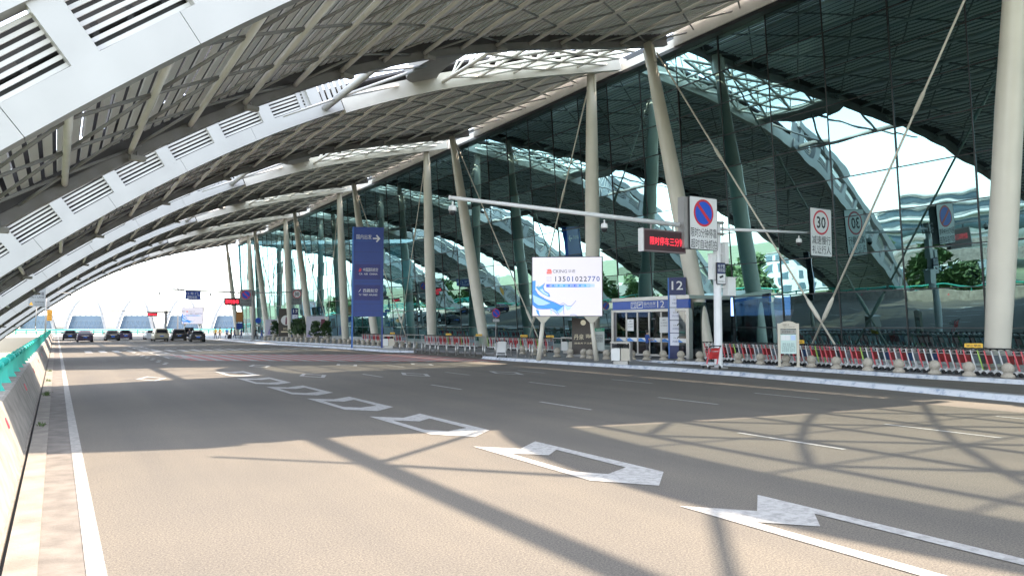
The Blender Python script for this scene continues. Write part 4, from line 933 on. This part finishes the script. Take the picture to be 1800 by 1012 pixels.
# ================================================================== CARS
CARGL = mat('car_glass', (.012, .014, .017), .15, spec=.3, var=.05); TAIL = emat('tail_light', (.9, .02, .02), .25); TAILOFF = mat('tail_lens', (.30, .02, .02), .2); PLATEB = mat('plate_blue', (.02, .12, .5), .4); CHROME = mat('chrome', (.6, .6, .6), .15, .9)
def car(label, loc, paint, shape='sedan', rz=0, lit=False, open_boot=False):
    # local +y is forward; the rear faces the camera
    t = thing('parked_car', label, 'car', loc, rz, 'cars stopped along the road')
    if shape == 'sedan': L, H, Wd, belt = 4.8, 1.47, 1.84, .92
    elif shape == 'van': L, H, Wd, belt = 5.1, 1.80, 1.86, 1.02
    else: L, H, Wd, belt = 4.75, 1.70, 1.9, 1.02
    def loft(rings, name, material, parent=t):
        b = MB(); R_ = []
        for y, hw, z0, z1, rd in rings:
            hw_t = hw - rd
            P = [(-hw * .94, z0), (-hw, z0 + .12), (-hw, z1 - rd * .9), (-hw + rd * .35, z1 - rd * .25), (-hw_t, z1), (hw_t, z1), (hw - rd * .35, z1 - rd * .25), (hw, z1 - rd * .9), (hw, z0 + .12), (hw * .94, z0)]
            R_.append([b.bm.verts.new((x, y, z)) for x, z in P])
        for A, B in zip(R_[:-1], R_[1:]):
            n = len(A)
            for i in range(n): f = b.bm.faces.new((A[i], A[(i + 1) % n], B[(i + 1) % n], B[i])); f.smooth = True
        b.bm.faces.new(R_[0][::-1]); b.bm.faces.new(R_[-1]); return b.build(name, material, parent)
    h = Wd / 2; q = L / 2
    if shape == 'sedan':
        loft([(-q, h * .84, .34, .93, .1), (-q + .1, h * .95, .24, .98, .12), (-q + .7, h, .2, 1.02, .13), (-.6, h, .2, .95, .1), (.9, h, .2, .95, .1), (1.6, h * .98, .2, .86, .14), (q - .15, h * .9, .24, .72, .16), (q, h * .75, .34, .6, .1)], 'body', paint)
        cab = [(-q + .55, h * .80, .95, .99, .05), (-q + 1.15, h * .74, .9, 1.36, .16), (-q + 1.6, h * .72, .9, 1.46, .17), (0.2, h * .72, .9, 1.47, .17), (.75, h * .74, .9, 1.38, .16), (1.55, h * .82, .85, .93, .05)]
        rw = [(-.62, -q + .62, 1.03), (.62, -q + .62, 1.03), (.5, -q + 1.14, 1.355), (-.5, -q + 1.14, 1.355)]
    else:
        k = 1.0 if shape == 'van' else .94
        loft([(-q, h * .9, .36, belt + .04, .1), (-q + .08, h * .97, .28, belt + .06, .1), (-q + .6, h, .24, belt + .05, .08), (1.2, h, .24, belt, .1), (1.9, h * .97, .24, belt - .12, .14), (q - .12, h * .9, .28, belt - .3, .16), (q, h * .78, .36, belt - .42, .1)], 'body', paint)
        cab = [(-q + .06, h * .88, belt - .05, belt + .08, .06), (-q + .28, h * .82, belt - .1, H - .12, .16), (-q + .6, h * .80, belt - .1, H - .02, .17), (.2, h * .8, belt - .1, H, .18), (.9, h * .8, belt - .1, H - .12, .18), (1.9, h * .86, belt - .15, belt - .05, .05)]
        rw = [(-.68, -q + .06, belt + .12), (.68, -q + .06, belt + .12), (.6, -q + .24, H - .2), (-.6, -q + .24, H - .2)]
    loft(cab, 'cabin', paint)
    b = MB(); y_, d = 0, .02; pts = [Vector(p) for p in rw]; n_ = (pts[1] - pts[0]).cross(pts[2] - pts[0]).normalized()
    if n_.y > 0: n_ = -n_
    b.hexa([p + n_ * .005 for p in pts], [p + n_ * .03 for p in pts]); b.build('rear_window', CARGL, t)
    for s in (-1, 1):
        b = MB(); x0, x1 = s * h * .815, s * h * .755; zt = H - .14
        P = [(-q + (.95 if shape == 'sedan' else .5), belt + .06), (1.15, belt + .04), (.55, zt - .02), (-q + (1.35 if shape == 'sedan' else .62), zt - .02)]
        o = lambda y, z: s * (h * (.83 if shape == 'sedan' else .87) - (z - belt) * .13)
        b.hexa([(o(y, z), y, z) for y, z in P], [(o(y, z) + s * .03, y, z) for y, z in P]); b.build('side_window', CARGL, t)
        zt = .80 if shape == 'sedan' else belt - .05
        b = MB(); yk = -q + (.03 if shape == 'sedan' else .02); b.hexa([(s * .52, yk - .03, zt - .1), (s * .84, yk + .1, zt - .1), (s * .84, yk + .1, zt + .1), (s * .52, yk - .03, zt + .1)], [(s * .52, yk + .1, zt - .1), (s * .86, yk + .3, zt - .1), (s * .86, yk + .3, zt + .1), (s * .52, yk + .1, zt + .1)]); b.build('tail_light', TAIL if lit else TAILOFF, t)
        b = MB(); b.hexa([(s * h * .9, .95, belt + .05), (s * (h + .2), .93, belt + .05), (s * (h + .2), .93, belt + .2), (s * h * .9, .95, belt + .16)], [(s * h * .9, 1.05, belt + .05), (s * (h + .18), 1.08, belt + .05), (s * (h + .18), 1.08, belt + .18), (s * h * .9, 1.05, belt + .16)]); b.build('mirror', paint, t)
        for y in (-q + .95, q - .95):
            b = MB(); b.lathe([(.2, -.11), (.31, -.11), (.335, -.06), (.335, .06), (.31, .11), (.2, .11)], (s * (h - .1), y, .335), 20, 0); w = b.build('wheel', RUBBER, t)
            b = MB(); b.lathe([(.05, -.12), (.2, -.115), (.2, .115), (.05, .12)], (s * (h - .1), y, .335), 12, 0); b.build('rim', CHROME, w)
    b = MB(); b.box((0, -q - .012, .62 if shape == 'sedan' else .72), (.46, .03, .15)); b.build('number_plate', PLATEB, t)
    b = MB(); b.box((0, -q + .06, .36), (Wd * .86, .2, .2)); b.build('bumper', BLACK if shape != 'sedan' else paint, t)
    b = MB(); b.box((0, -q - .005, .82 if shape == 'sedan' else .9), (.8, .03, .03)); b.build('trim_strip', CHROME, t)
    if open_boot: b = MB(); b.hexa([(-.7, -q + .25, H - .05), (.7, -q + .25, H - .05), (.7, -q - .75, H + .1), (-.7, -q - .75, H + .1)], [(-.7, -q + .25, H), (.7, -q + .25, H), (.7, -q - .75, H + .15), (-.7, -q - .75, H + .15)]); b.build('tailgate', paint, t)
    return t
paint = lambda n, c: mat(n, c, .35, 0, var=.03, spec=.25)
DKB, DKV, GOLD, SIL = paint('car_black', (.02, .02, .024)), paint('car_violet', (.05, .03, .06)), paint('car_champagne', (.36, .33, .24)), paint('car_silver', (.45, .46, .46))
car('dark sedan furthest left in the road, beyond the green railing', (1.8, 131, 0), DKB)
car('dark plum sedan in the left lane with small orange tail lights', (3.25, 113.5, 0), DKV, lit=True)
car('black sedan in the middle lane, left of the other dark saloon', (6.9, 121.5, 0), DKB)
car('dark purple sedan directly right of the black one in mid road', (9.2, 131, 0), DKV)
car('champagne minivan stopped in the right lane', (12.4, 114.5, 0), GOLD, 'van')
car('pale silver car half hidden behind the champagne minivan', (12.7, 129, 0), SIL)
car('dark SUV stopped between the minivan and the saloon with red lights', (15.2, 117.5, 0), DKB, 'suv', R(-4))
car('black saloon with both red tail lights glowing', (16.3, 108, 0), DKB, 'sedan', R(-5), True)
car('dark car with its tailgate raised among the travellers at the kerb', (19.3, 137, 0), DKB, 'suv', R(-6), False, True)

# ================================================================== PEOPLE
SKINC = mat('skin', (.48, .30, .22), .5, var=.05); HAIR = mat('hair', (.015, .013, .012), .5)
def person(label, loc, rz, shirt, trousers, stride=.22, arm=(.15, -.15), H=1.68, carry=False, shoes=None):
    # local -y is forward
    k = H / 1.68; V, Rr, Ed = [], [], []
    def add(p, r, parent=None):
        V.append(Vector(p) * k); Rr.append(r * k)
        if parent is not None: Ed.append((parent, len(V) - 1))
        return len(V) - 1
    pel = add((0, 0, .92), .135); wa = add((0, -.01, 1.08), .125, pel); ch = add((0, -.015, 1.27), .15, wa); nk0 = add((0, 0, 1.42), .075, ch); nk = add((0, -.01, 1.46), .052, nk0); hd0 = add((0, -.02, 1.53), .078, nk); hd1 = add((0, -.03, 1.60), .088, hd0); hd2 = add((0, -.02, 1.655), .06, hd1)
    for s in (-1, 1):
        hip = add((s * .095, 0, .86), .098, pel); st = stride * s
        kn = add((s * .10, -st * .45 - .02, .49), .066, hip); ak = add((s * .105, -st + (.02 if st > 0 else .0), .10 + (0 if st > 0 else .05)), .042, kn); add((s * .115, -st - .13, .045 + (0 if st > 0 else .02)), .036, ak)
        sh = add((s * .18, 0, 1.37), .066, ch); a = arm[0] if s > 0 else arm[1]
        el = add((s * .235, -a * .5 + .03, 1.11), .045, sh); fwd = .22 if carry else a * .5
        wr = add((s * (.16 if carry else .25), -a * .5 - fwd, 1.06 if carry else .87), .032, el); add((s * (.10 if carry else .25), -a * .5 - fwd - .09, 1.08 if carry else .79), .028, wr)
    me = bpy.data.meshes.new('person_base'); me.from_pydata([v[:] for v in V], Ed, [])
    tmp = bpy.data.objects.new('tmp', me); COL.objects.link(tmp)
    m = tmp.modifiers.new('s', 'SKIN'); m.use_smooth_shade = True; sb_ = tmp.modifiers.new('u', 'SUBSURF'); sb_.levels = 2; sb_.render_levels = 2
    for i, r in enumerate(Rr): me.skin_vertices[0].data[i].radius = (r, r * (.78 if i in (0, 1, 2) else 1))
    me.skin_vertices[0].data[0].use_root = True
    bpy.context.view_layer.update()
    me2 = bpy.data.meshes.new_from_object(tmp.evaluated_get(bpy.context.evaluated_depsgraph_get())); bpy.data.objects.remove(tmp)
    me2.name = 'person_body'
    for m_ in (SKINC, shirt, trousers, shoes or BLACK): me2.materials.append(m_)
    for p in me2.polygons:
        c = p.center / k; p.use_smooth = True
        if c.z < .10: p.material_index = 3
        elif c.z < .93 and abs(c.x) < .21: p.material_index = 2
        elif c.z < 1.43 and not (abs(c.x) > .2 and c.z < 1.2) and not (carry and c.y < -.16): p.material_index = 1
        else: p.material_index = 0
    o = link('person', me2, None, loc, rz); tag(o, label, 'person')
    b = MB(); b.lathe([(.03, .115), (.08, .09), (.102, .04), (.105, -.02), (.09, -.07)], (0, .0, 1.60), 14); hm = b.mesh('hair', HAIR)
    for v in hm.vertices:
        v.co.y = v.co.y * 1.12 + .012
        if v.co.y < -.06 and v.co.z < 1.62: v.co.y = -.05
        v.co *= k
    link('hair', hm, o)
    return o
CB = mat('cloth_blue', (.03, .08, .30), .8); CD = mat('cloth_dark', (.03, .03, .04), .8); CY = mat('cloth_yellow', (.65, .42, .08), .8); CW = mat('cloth_white', (.6, .6, .6), .8); CN = mat('cloth_navy', (.03, .05, .13), .8); SHOEW = mat('shoe_white', (.6, .6, .6), .6); CG = mat('cloth_grey', (.2, .2, .22), .8)
p0 = person('person in a blue shirt and dark trousers holding papers before the entrance 12 doors', (30.55, 34.0, .15), R(75), CB, CD, .2, (.1, .1), 1.68, True, SHOEW)
b = MB(); b.hexa([(-.15, -.42, 1.02), (.15, -.42, 1.02), (.15, -.36, 1.25), (-.15, -.36, 1.25)], [(-.15, -.425, 1.02), (.15, -.425, 1.02), (.15, -.365, 1.25), (-.15, -.365, 1.25)]); o = b.build('paper_sheet', SIGNW, None, (30.55, 34.0, .15), R(75)); tag(o, 'white sheet of paper held by the person in the blue shirt', 'paper')
fp = [('far traveller in a yellow top near the raised tailgate', 20.35, 118, CY, CD), ('far traveller in an orange brown top beside the yellow one', 20.9, 117.5, mat('cloth_ochre', (.45, .24, .06), .8), CG), ('far traveller in bright blue, left of the tall dark one', 21.9, 117.5, mat('cloth_bright', (.04, .14, .5), .8), CD),
      ('tall far traveller all in black by the kerb', 22.35, 116.5, CD, CD), ('far traveller in grey walking by the kerb', 23.3, 119, CG, CN), ('far traveller in light blue at the end of the group', 24.1, 118, CB, CN), ('far person in blue left of the far gantry pole', 25.4, 110.5, CB, CB), ('far person in dark clothes left of the far gantry pole', 24.7, 111, CD, CD), ('far person standing beside the dark SUV', 14.9, 121, CG, CD), ('far person right of the dark SUV', 17.6, 124, CD, CD)]
for i, (lb, x, y, a, c) in enumerate(fp): person(lb, (x, y, .0 if x < 20 else .15), rnd.uniform(0, 6), a, c, rnd.uniform(.05, .25), (.15, -.15), rnd.uniform(1.6, 1.76))
t = thing('suitcase', 'dark suitcase standing beside the tall far traveller', 'suitcase', (22.0, 116.2, .15)); b = MB(); b.plate(rounded(-.22, .06, .22, .68, .06), -.13, .13); b.build('shell', CD, t); b = MB(); b.path([(-.1, 0, .68), (-.1, 0, .98), (.1, 0, .98), (.1, 0, .68)], .012, 6); b.build('handle', STAIN, t)

# ================================================================== FAR PAVEMENT
def panel(label, loc, w, h, material, marks):
    t = thing('advert_hoarding', label, 'advert', loc, face_cam(loc[0], loc[1])); b = MB(); b.box((0, .1, h / 2 + .25), (w, .2, h)); b.build('panel', material, t); b = MB(); b.box((0, .1, .12), (w * .9, .5, .24)); b.build('plinth', GREYST, t)
    for (P, m) in marks: b = MB(); b.plate(P, -.012, .0); b.build('print', m, t)
    return t
PALE = mat('panel_pale', (.62, .58, .66), .4, var=.08, scale=.8); MAROON = mat('maroon', (.16, .03, .06), .4); VIO = mat('violet_print', (.34, .28, .55), .4)
panel('pale pink advertising panel beyond the black advertisement', (33.5, 136, .15), 3.2, 2.9, PALE, [(rect(-.2, 2.0, 1.4, 2.15), MAROON), ([(-1.2, .5), (-.6, .5), (-.9, 1.6)], VIO), ([(-.9, 2.2), (-.4, 2.5), (-.3, 2.3)], ORANGE)])
panel('pale advertising panel with a maroon label right of the entrance 13 totem', (33.6, 110.8, .15), 3.2, 3.2, PALE, [(rect(.55, 1.5, 1.15, 3.0), MAROON), ([(-1.4, .4), (-.9, .4), (-1.2, 1.4)], VIO), ([(-.5, .4), (.2, .4), (-.2, 2.0)], VIO)])
t = panel('tall black advertisement with a pale disc left of the entrance 13 totem', (32.4, 124, .15), 2.4, 4.6, BRN, [(rect(-.8, .9, .8, 1.1), MATS['gold'])]); b = MB(); b.disc((0, 2.9), .82, -.014, 0); b.build('disc', SIGNW, t); b = MB(); b.plate([(-.15, 2.2), (.15, 2.2), (.1, 3.2), (0, 3.6), (-.1, 3.2)], -.022, -.014); b.build('bottle_print', MAROON, t); lettering('好酒', .9, .4, MATS['gold'], t, 0, -.012, 1.5)
t = thing('brown_sign', 'brown and blue sign board on a post at the end of the far pavement', 'sign', (25.8, 128, .15)); b = MB(); b.tube((0, .1, 0), (0, .1, 4.2), .06); b.build('post', GREYST, t); plate_sign(t, -.55, 2.6, .55, 4.3, 0, material=mat('sign_brown', (.36, .16, .04), .5), r=.02); plate_sign(t, -.5, 1.4, .5, 2.4, 0, 'lower_plate', BLUE, r=.02)
t = thing('round_blue_sign', 'round blue sign on a post left of the far gantry pole', 'sign', (25.2, 112, .15)); b = MB(); b.tube((0, .1, 0), (0, .1, 3.0), .05); b.build('post', GREYST, t); b = MB(); b.disc((0, 2.75), .42, 0, .03); b.build('disc', SIGNB, t); plate_sign(t, -.3, 1.9, .3, 2.2, 0, r=.02)

# ------------------------------------------------------------------ vegetation
def leafmat(name, a, c):
    m, n, l, p = newmat(name); tc = n.new('ShaderNodeTexCoord'); g = n.new('ShaderNodeTexNoise'); g.inputs['Scale'].default_value = 1.3; l.new(tc.outputs['Object'], g.inputs['Vector'])
    c_ = n.new('ShaderNodeValToRGB'); e = c_.color_ramp.elements; e[0].position = .35; e[0].color = (*a, 1); e[1].position = .65; e[1].color = (*c, 1)
    l.new(g.outputs['Fac'], c_.inputs[0]); l.new(c_.outputs[0], p.inputs['Base Color']); p.inputs['Roughness'].default_value = .6; p.inputs['Subsurface Weight'].default_value = 0; return m
LEAF = leafmat('leaves', (.02, .05, .014), (.06, .11, .03)); LEAF2 = leafmat('leaves_pale', (.03, .07, .02), (.08, .13, .04)); BARK = mat('bark', (.12, .09, .065), .9, var=.3)
def crown_mesh(seed, rad, hgt, n, leaf, m):
    r = random.Random(seed); b = MB(); cl = []
    for _ in range(26):
        a = r.uniform(0, 6.283); q = rad * math.sqrt(r.random()) * .85; z = r.uniform(.08, 1) * hgt; s_ = rad * r.uniform(.22, .42) * (1.1 - .5 * abs(z / hgt - .45)); cl.append((q * math.cos(a) * (1.15 - .7 * z / hgt), q * math.sin(a) * (1.15 - .7 * z / hgt), z, s_))
    for _ in range(n):
        cx, cy, cz, s_ = r.choice(cl); d = Vector((r.gauss(0, 1), r.gauss(0, 1), r.gauss(0, .8))).normalized() * s_ * r.uniform(.6, 1.05); p = Vector((cx, cy, cz)) + d
        u = Vector((r.gauss(0, 1), r.gauss(0, 1), r.gauss(0, .6))).normalized(); v = u.orthogonal().normalized(); w = leaf * r.uniform(.6, 1.3)
        b.face([p - u * w, p + v * w * .5, p + u * w, p - v * w * .5])
    return b.mesh('crown', m)
def trunk_mesh(h, r0, seed):
    r = random.Random(seed); b = MB(); b.spindle([(Vector((0, 0, 0)), r0), (Vector((.05, 0, h * .5)), r0 * .7), (Vector((0, .1, h * 1.25)), r0 * .35)], 8)
    for k in range(6): a = k * 1.05 + r.random(); z = h * (.8 + .08 * k); b.tube((0, 0, z), (math.cos(a) * h * .5, math.sin(a) * h * .5, z + h * .45), r0 * .3, r0 * .08, 6)
    return b.mesh('trunk', BARK)
CRN = [(crown_mesh(3, 3.4, 5.5, 2600, .42, LEAF), trunk_mesh(2.6, .2, 1)), (crown_mesh(8, 4.2, 6.5, 3000, .46, LEAF2), trunk_mesh(3.0, .24, 2)), (crown_mesh(12, 2.8, 6.5, 2400, .38, LEAF), trunk_mesh(2.6, .18, 3))]
def tree(label, loc, k, sc, group):
    t = thing('tree', label, 'tree', loc, rnd.uniform(0, 6), group); t.scale = (sc,) * 3; link('trunk', CRN[k][1], t); link('crown', CRN[k][0], t, (0, 0, 2.2)); return t
for i in range(30):
    x = rnd.uniform(-70, -26); y = 20 + 9.5 * i + rnd.uniform(-4, 4)
    tree('leafy green tree beyond the road, mirrored in the glass wall', (x, y, -8), i % 3, rnd.uniform(1.0, 1.7), 'trees mirrored in the glass wall')
SH = crown_mesh(21, .75, 1.5, 900, .13, LEAF)
def shrub(label, loc, sc):
    t = thing('potted_shrub', label, 'shrub', loc, rnd.uniform(0, 6)); t.scale = (sc,) * 3; b = MB(); b.lathe([(.3, 0), (.38, .5), (.34, .5), (.33, .42)], n=14); b.build('pot', STONE, t); link('foliage', SH, t, (0, 0, .4)); return t
for lb, x, y, sc in (('dark potted shrub right of the entrance 13 totem', 32.4, 115.5, 1.5), ('tall potted shrub left of the pale panel with the maroon label', 32.8, 112.8, 1.7), ('potted shrub before the pale panel with the maroon label', 32.2, 106.8, 1.3), ('low potted shrub left of the black advertisement', 32.6, 132, 1.4), ('potted shrub just left of the blue pylon', 32.6, 103, 1.3), ('potted shrub between the two pale panels', 32.8, 119.5, 1.5)): shrub(lb, (x, y, .15), sc)

# ================================================================== DISTANCE
fwh = Vector((math.sin(yaw), math.cos(yaw), 0)); rth = Vector((math.cos(yaw), -math.sin(yaw), 0))
RIB = mat('ribbed_panel', (.12, .113, .107), .5, var=.05); PGLASS = mat('far_glass_blue', (.10, .16, .23), .25, var=.06, scale=.05)
def petal():
    t = thing('far_canopy_petal', '', 'canopy'); n = 10
    def prof(s):                # s 0 bottom .. 1 top -> height, set back, half width
        return 17.6 * math.sin(s * 1.45) / math.sin(1.45), 3.2 * (1 - math.cos(s * 1.45)) , 2.6 + 8.2 * s ** 1.1
    b = MB(); nr = 22
    for j in range(nr):
        t0, t1 = -1 + 2 * j / nr, -1 + 2 * (j + .62) / nr; t2 = -1 + 2 * (j + 1) / nr
        for i in range(n):
            (z0, y0_, w0), (z1, y1_, w1) = prof(i / n), prof((i + 1) / n)
            b.face([(w0 * t0, y0_, z0), (w0 * t1, y0_, z0), (w1 * t1, y1_, z1), (w1 * t0, y1_, z1)])
            b.face([(w0 * t1, y0_ + .35, z0), (w0 * t2, y0_ + .35, z0), (w1 * t2, y1_ + .35, z1), (w1 * t1, y1_ + .35, z1)])
    me = b.mesh('ribbed_shell', [RIB, mat('rib_groove', (.065, .062, .06), .6)])
    for i_, p_ in enumerate(me.polygons): p_.material_index = i_ % 2
    link('ribbed_shell', me, t)
    for s in (-1, 1):
        b = MB()
        for i in range(n):
            (z0, y0_, w0), (z1, y1_, w1) = prof(i / n), prof((i + 1) / n)
            b.hexa([(s * w0, y0_ - .3, z0), (s * (w0 + 1.1), y0_ - .3, z0), (s * (w0 + 1.1), y0_ + .8, z0), (s * w0, y0_ + .8, z0)], [(s * w1, y1_ - .3, z1), (s * (w1 + 1.1), y1_ - .3, z1), (s * (w1 + 1.1), y1_ + .8, z1), (s * w1, y1_ + .8, z1)])
        b.build('edge_box', SKIN, t)
        b = MB()
        for i in range(1, n - 1):
            (z0, y0_, w0), (z1, y1_, w1) = prof((i + .25) / n), prof((i + .75) / n)
            b.face([(s * (w0 + .25), y0_ - .33, z0), (s * (w0 + .85), y0_ - .33, z0), (s * (w1 + .85), y1_ - .33, z1), (s * (w1 + .25), y1_ - .33, z1)])
        b.build('louvres', GREYST, t)
    # lattice and blue glazing filling the gap on the right
    b = MB(); y_ = 4.0; zb, zt = 7.8, 17.0
    gx = lambda z, s: (2.6 + 8.2 * max(0, min(1, math.asin(min(.999, z / 17.6 * math.sin(1.45))) / 1.45)) ** 1.1 + .9) if s < 0 else 26.85 - (2.6 + 8.2 * max(0, min(1, math.asin(min(.999, z / 17.6 * math.sin(1.45))) / 1.45)) ** 1.1 + .9)
    st = 3.1
    for k in range(-6, 16):
        for s in (-1, 1):
            for m in range(4):
                za, zc = zb + m * 2.3, zb + (m + 1) * 2.3; xa = k * st + (m % 2) * st / 2; xc = xa + s * st / 2
                lo, hi = max(gx(za, -1), gx(zc, -1)), min(gx(za, 1), gx(zc, 1))
                if lo - .6 < xa < hi + .6 and lo - .6 < xc < hi + .6: b.bar((xa, y_, za), (xc, y_ + .4, zc), .22, .22)
    b.build('gap_lattice', SKIN, t)
    b = MB(); b.face([(gx(.3, -1) - .5, y_ - 1, .3), (gx(.3, 1) + .5, y_ - 1, .3), (gx(7.8, 1) + .5, y_ - 1, 7.8), (gx(7.8, -1) - .5, y_ - 1, 7.8)]); b.build('blue_glazing', PGLASS, t)
    b = MB()
    for z in (2.2, 5.0, 7.8): b.bar((gx(z, -1), y_ - 1.1, z), (gx(z, 1), y_ - 1.1, z), .12, .18)
    for k in range(8):
        x = 4 + k * 2.7
        if gx(3, -1) < x < gx(3, 1): b.bar((x, y_ - 1.1, .4), (x + 1.35, y_ - 1.1, 5), .1, .1, (0, 1, 0)); b.bar((x + 1.35, y_ - 1.1, 5), (x + 2.7, y_ - 1.1, .4), .1, .1, (0, 1, 0))
    b.build('glazing_bars', mat('bar_pale', (.2, .25, .3), .4), t)
    return t
pt = petal()
lbs = ['far pale ribbed canopy petal mostly hidden at the far left', 'far ribbed canopy petal just right of the FAST LANE sign', 'far ribbed canopy petal above the black sedan', 'far ribbed canopy petal behind the third gantry', 'far ribbed canopy petal behind the far white screen and travellers', 'far ribbed canopy petal beside the end of the glass wall']
for i, u in enumerate((20, 105, 196, 279, 362, 446)):
    p = fwh * 415 + rth * ((u - 900) / F * 415); p.z = .2
    if i == 0: pt.location = p; pt.rotation_euler = (0, 0, -yaw); pt['label'] = lbs[0]; pt['group'] = 'far terminal petals'
    else: dup(pt, p, -yaw, lbs[i])
t = thing('far_railing', 'teal railing of the curved ramp crossing below the far canopy petals', 'railing', (0, 200, 0)); a, c = Vector((-42, 0, 0)), Vector((48, 22, 0))
b = MB(); b.tube(a + Vector((0, 0, 1.15)), c + Vector((0, 0, 1.15)), .14, n=8); b.tube(a + Vector((0, 0, .6)), c + Vector((0, 0, .6)), .1, n=8); b.build('rails', TEAL, t)
for k in range(46): p = a.lerp(c, k / 45); b = MB(); b.box((p.x, p.y, .6), (.2, .1, 1.2)); b.build('post', TEAL, t)
slab('ramp', [(-80, 150), (-1.4, 172), (-1.4, 200), (-80, 190)], -2.9, -.05, mat('ramp_concrete', (.46, .42, .35), .8, var=.06, scale=.2))
t = thing('low_building', 'low pale glazed building under the ramp beyond the green railing', 'building', (-22, 118, -8)); b = MB(); b.box((0, 0, 2.2), (26, 8, 4.4)); b.build('walls', mat('low_wall', (.40, .42, .40), .7), t)
for k in range(8): b = MB(); b.box((-11 + 3.2 * k, -4.03, 2.3), (2.5, .08, 2.6)); b.build('window', mat('low_glass', (.08, .18, .17), .15), t)
b = MB(); b.box((0, 0, 4.55), (27, 9, .3)); b.build('roof', CONC, t)
t = thing('light_mast', 'tall floodlight mast rising above the far canopy petals', 'lamp', (fwh * 300 + rth * ((313 - 900) / F * 300))); b = MB(); b.tube((0, 0, 0), (0, 0, 17.6), .3, .2, 10); b.build('mast', GREYST, t)
b = MB(); b.lathe([(.2, 17.0), (1.5, 17.1), (1.5, 17.3), (.2, 17.5)], n=14); b.build('crown_ring', GREYST, t)
for k in range(8): a = k * .785; b = MB(); b.box((1.9 * math.cos(a), 1.9 * math.sin(a), 17.1), (.7, .7, .4), a); b.build('floodlight', GREYST, t)

# things across the road, seen mirrored in the glass
t = thing('round_building', 'large white round building mirrored high in the glass wall', 'building', (-205, 148, -1)); b = MB()
for z0, z1, r_ in ((0, 8, 34), (8, 9, 36), (9, 12.4, 27), (12.4, 13.2, 29), (13.2, 16, 19), (16, 16.8, 21)): b.lathe([(r_, z0), (r_, z1)], n=48)
b.build('walls', mat('round_white', (.60, .60, .58), .6), t)
for z0, z1, r_ in ((3, 7, 34.1), (9.8, 12, 27.1), (13.8, 15.4, 19.1)): b = MB(); b.lathe([(r_, z0), (r_, z1)], n=48); b.build('window_band', mat('band_glass', (.10, .15, .18), .2), t)
t = thing('office_block', 'long pale office block mirrored low in the glass wall', 'building', (-120, 120, -8)); b = MB(); b.box((0, 0, 5), (16, 60, 10)); b.build('walls', mat('office_white', (.58, .58, .57), .7), t)
for fl in range(3):
    for k in range(14): b = MB(); b.box((8.04, -27 + 4.2 * k, 2.2 + 3.1 * fl), (.1, 2.6, 1.6)); b.build('window', MATS['band_glass'], t)
b = MB(); b.box((0, 0, 10.2), (17, 61, .4)); b.build('roof', CONC, t)
t = thing('hoarding', 'blue and green site hoarding mirrored in the glass wall', 'fence', (-64, 90, -8))
for k in range(22): b = MB(); b.box((0, -60 + 6 * k, 1.6), (.12, 5.9, 3.2)); b.build('board', (mat('hoard_blue', (.03, .16, .5), .5), mat('hoard_green', (.02, .3, .16), .5), SIGNW)[(k * 7 // 3) % 3], t)
t = thing('excavator', 'orange excavator mirrored in the glass wall', 'excavator', (-50, 66, -8), .6); t.scale = (1.25,) * 3; b = MB(); b.box((0, 0, 1.9), (2.8, 3.4, 1.4)); b.build('body', ORANGE, t); b = MB(); b.hexa([(-1.2, .4, 2.6), (-.1, .4, 2.6), (-.1, 1.6, 2.6), (-1.2, 1.6, 2.6)], [(-1.1, .5, 3.7), (-.2, .5, 3.7), (-.2, 1.4, 3.7), (-1.1, 1.4, 3.7)]); b.build('cab', CARGL, t)
for s in (-1, 1): b = MB(); b.plate(rounded(-2.0, 0, 2.0, 1.0, .45), s * 1.1 - .3, s * 1.1 + .3); o = b.build('track', BLACK, t); o.rotation_euler = (0, 0, math.pi / 2)
b = MB(); b.bar((.6, 1.5, 2.3), (.6, 4.2, 6.0), .5, .6); b.build('boom', ORANGE, t); b = MB(); b.bar((.6, 4.1, 6.0), (.6, 7.0, 3.0), .4, .5); b.build('arm', ORANGE, t); b = MB(); b.hexa([(.1, 6.6, 1.8), (1.1, 6.6, 1.8), (1.1, 7.4, 2.0), (.1, 7.4, 2.0)], [(.1, 6.9, 3.0), (1.1, 6.9, 3.0), (1.1, 7.3, 3.0), (.1, 7.3, 3.0)]); b.build('bucket', GREYST, t)
t = thing('flyover', 'pale concrete flyover on piers mirrored in the glass wall', 'bridge', (-44, 0, -7.0)); b = MB(); b.prism([(-5, -40), (5, -40), (5, 40), (3, 64), (-2, 84), (-11, 78), (-7, 60), (-5, 38)], 8.7, 9.7); b.build('deck', CONC, t); b = MB(); 
for p_, q_ in (((4.9, -40), (4.9, 40)), ((4.9, 40), (2.9, 64)), ((2.9, 64), (-2.1, 84))): b.bar((p_[0], p_[1], 10.15), (q_[0], q_[1], 10.15), .25, .9)
b.build('parapet', CONC, t)
for k in range(5): b = MB(); b.lathe([(.8, 0), (.75, 7), (1.6, 8.7)], (0 if k < 4 else -3, -30 + 24 * k, 0), 12); b.build('pier', CONC, t)
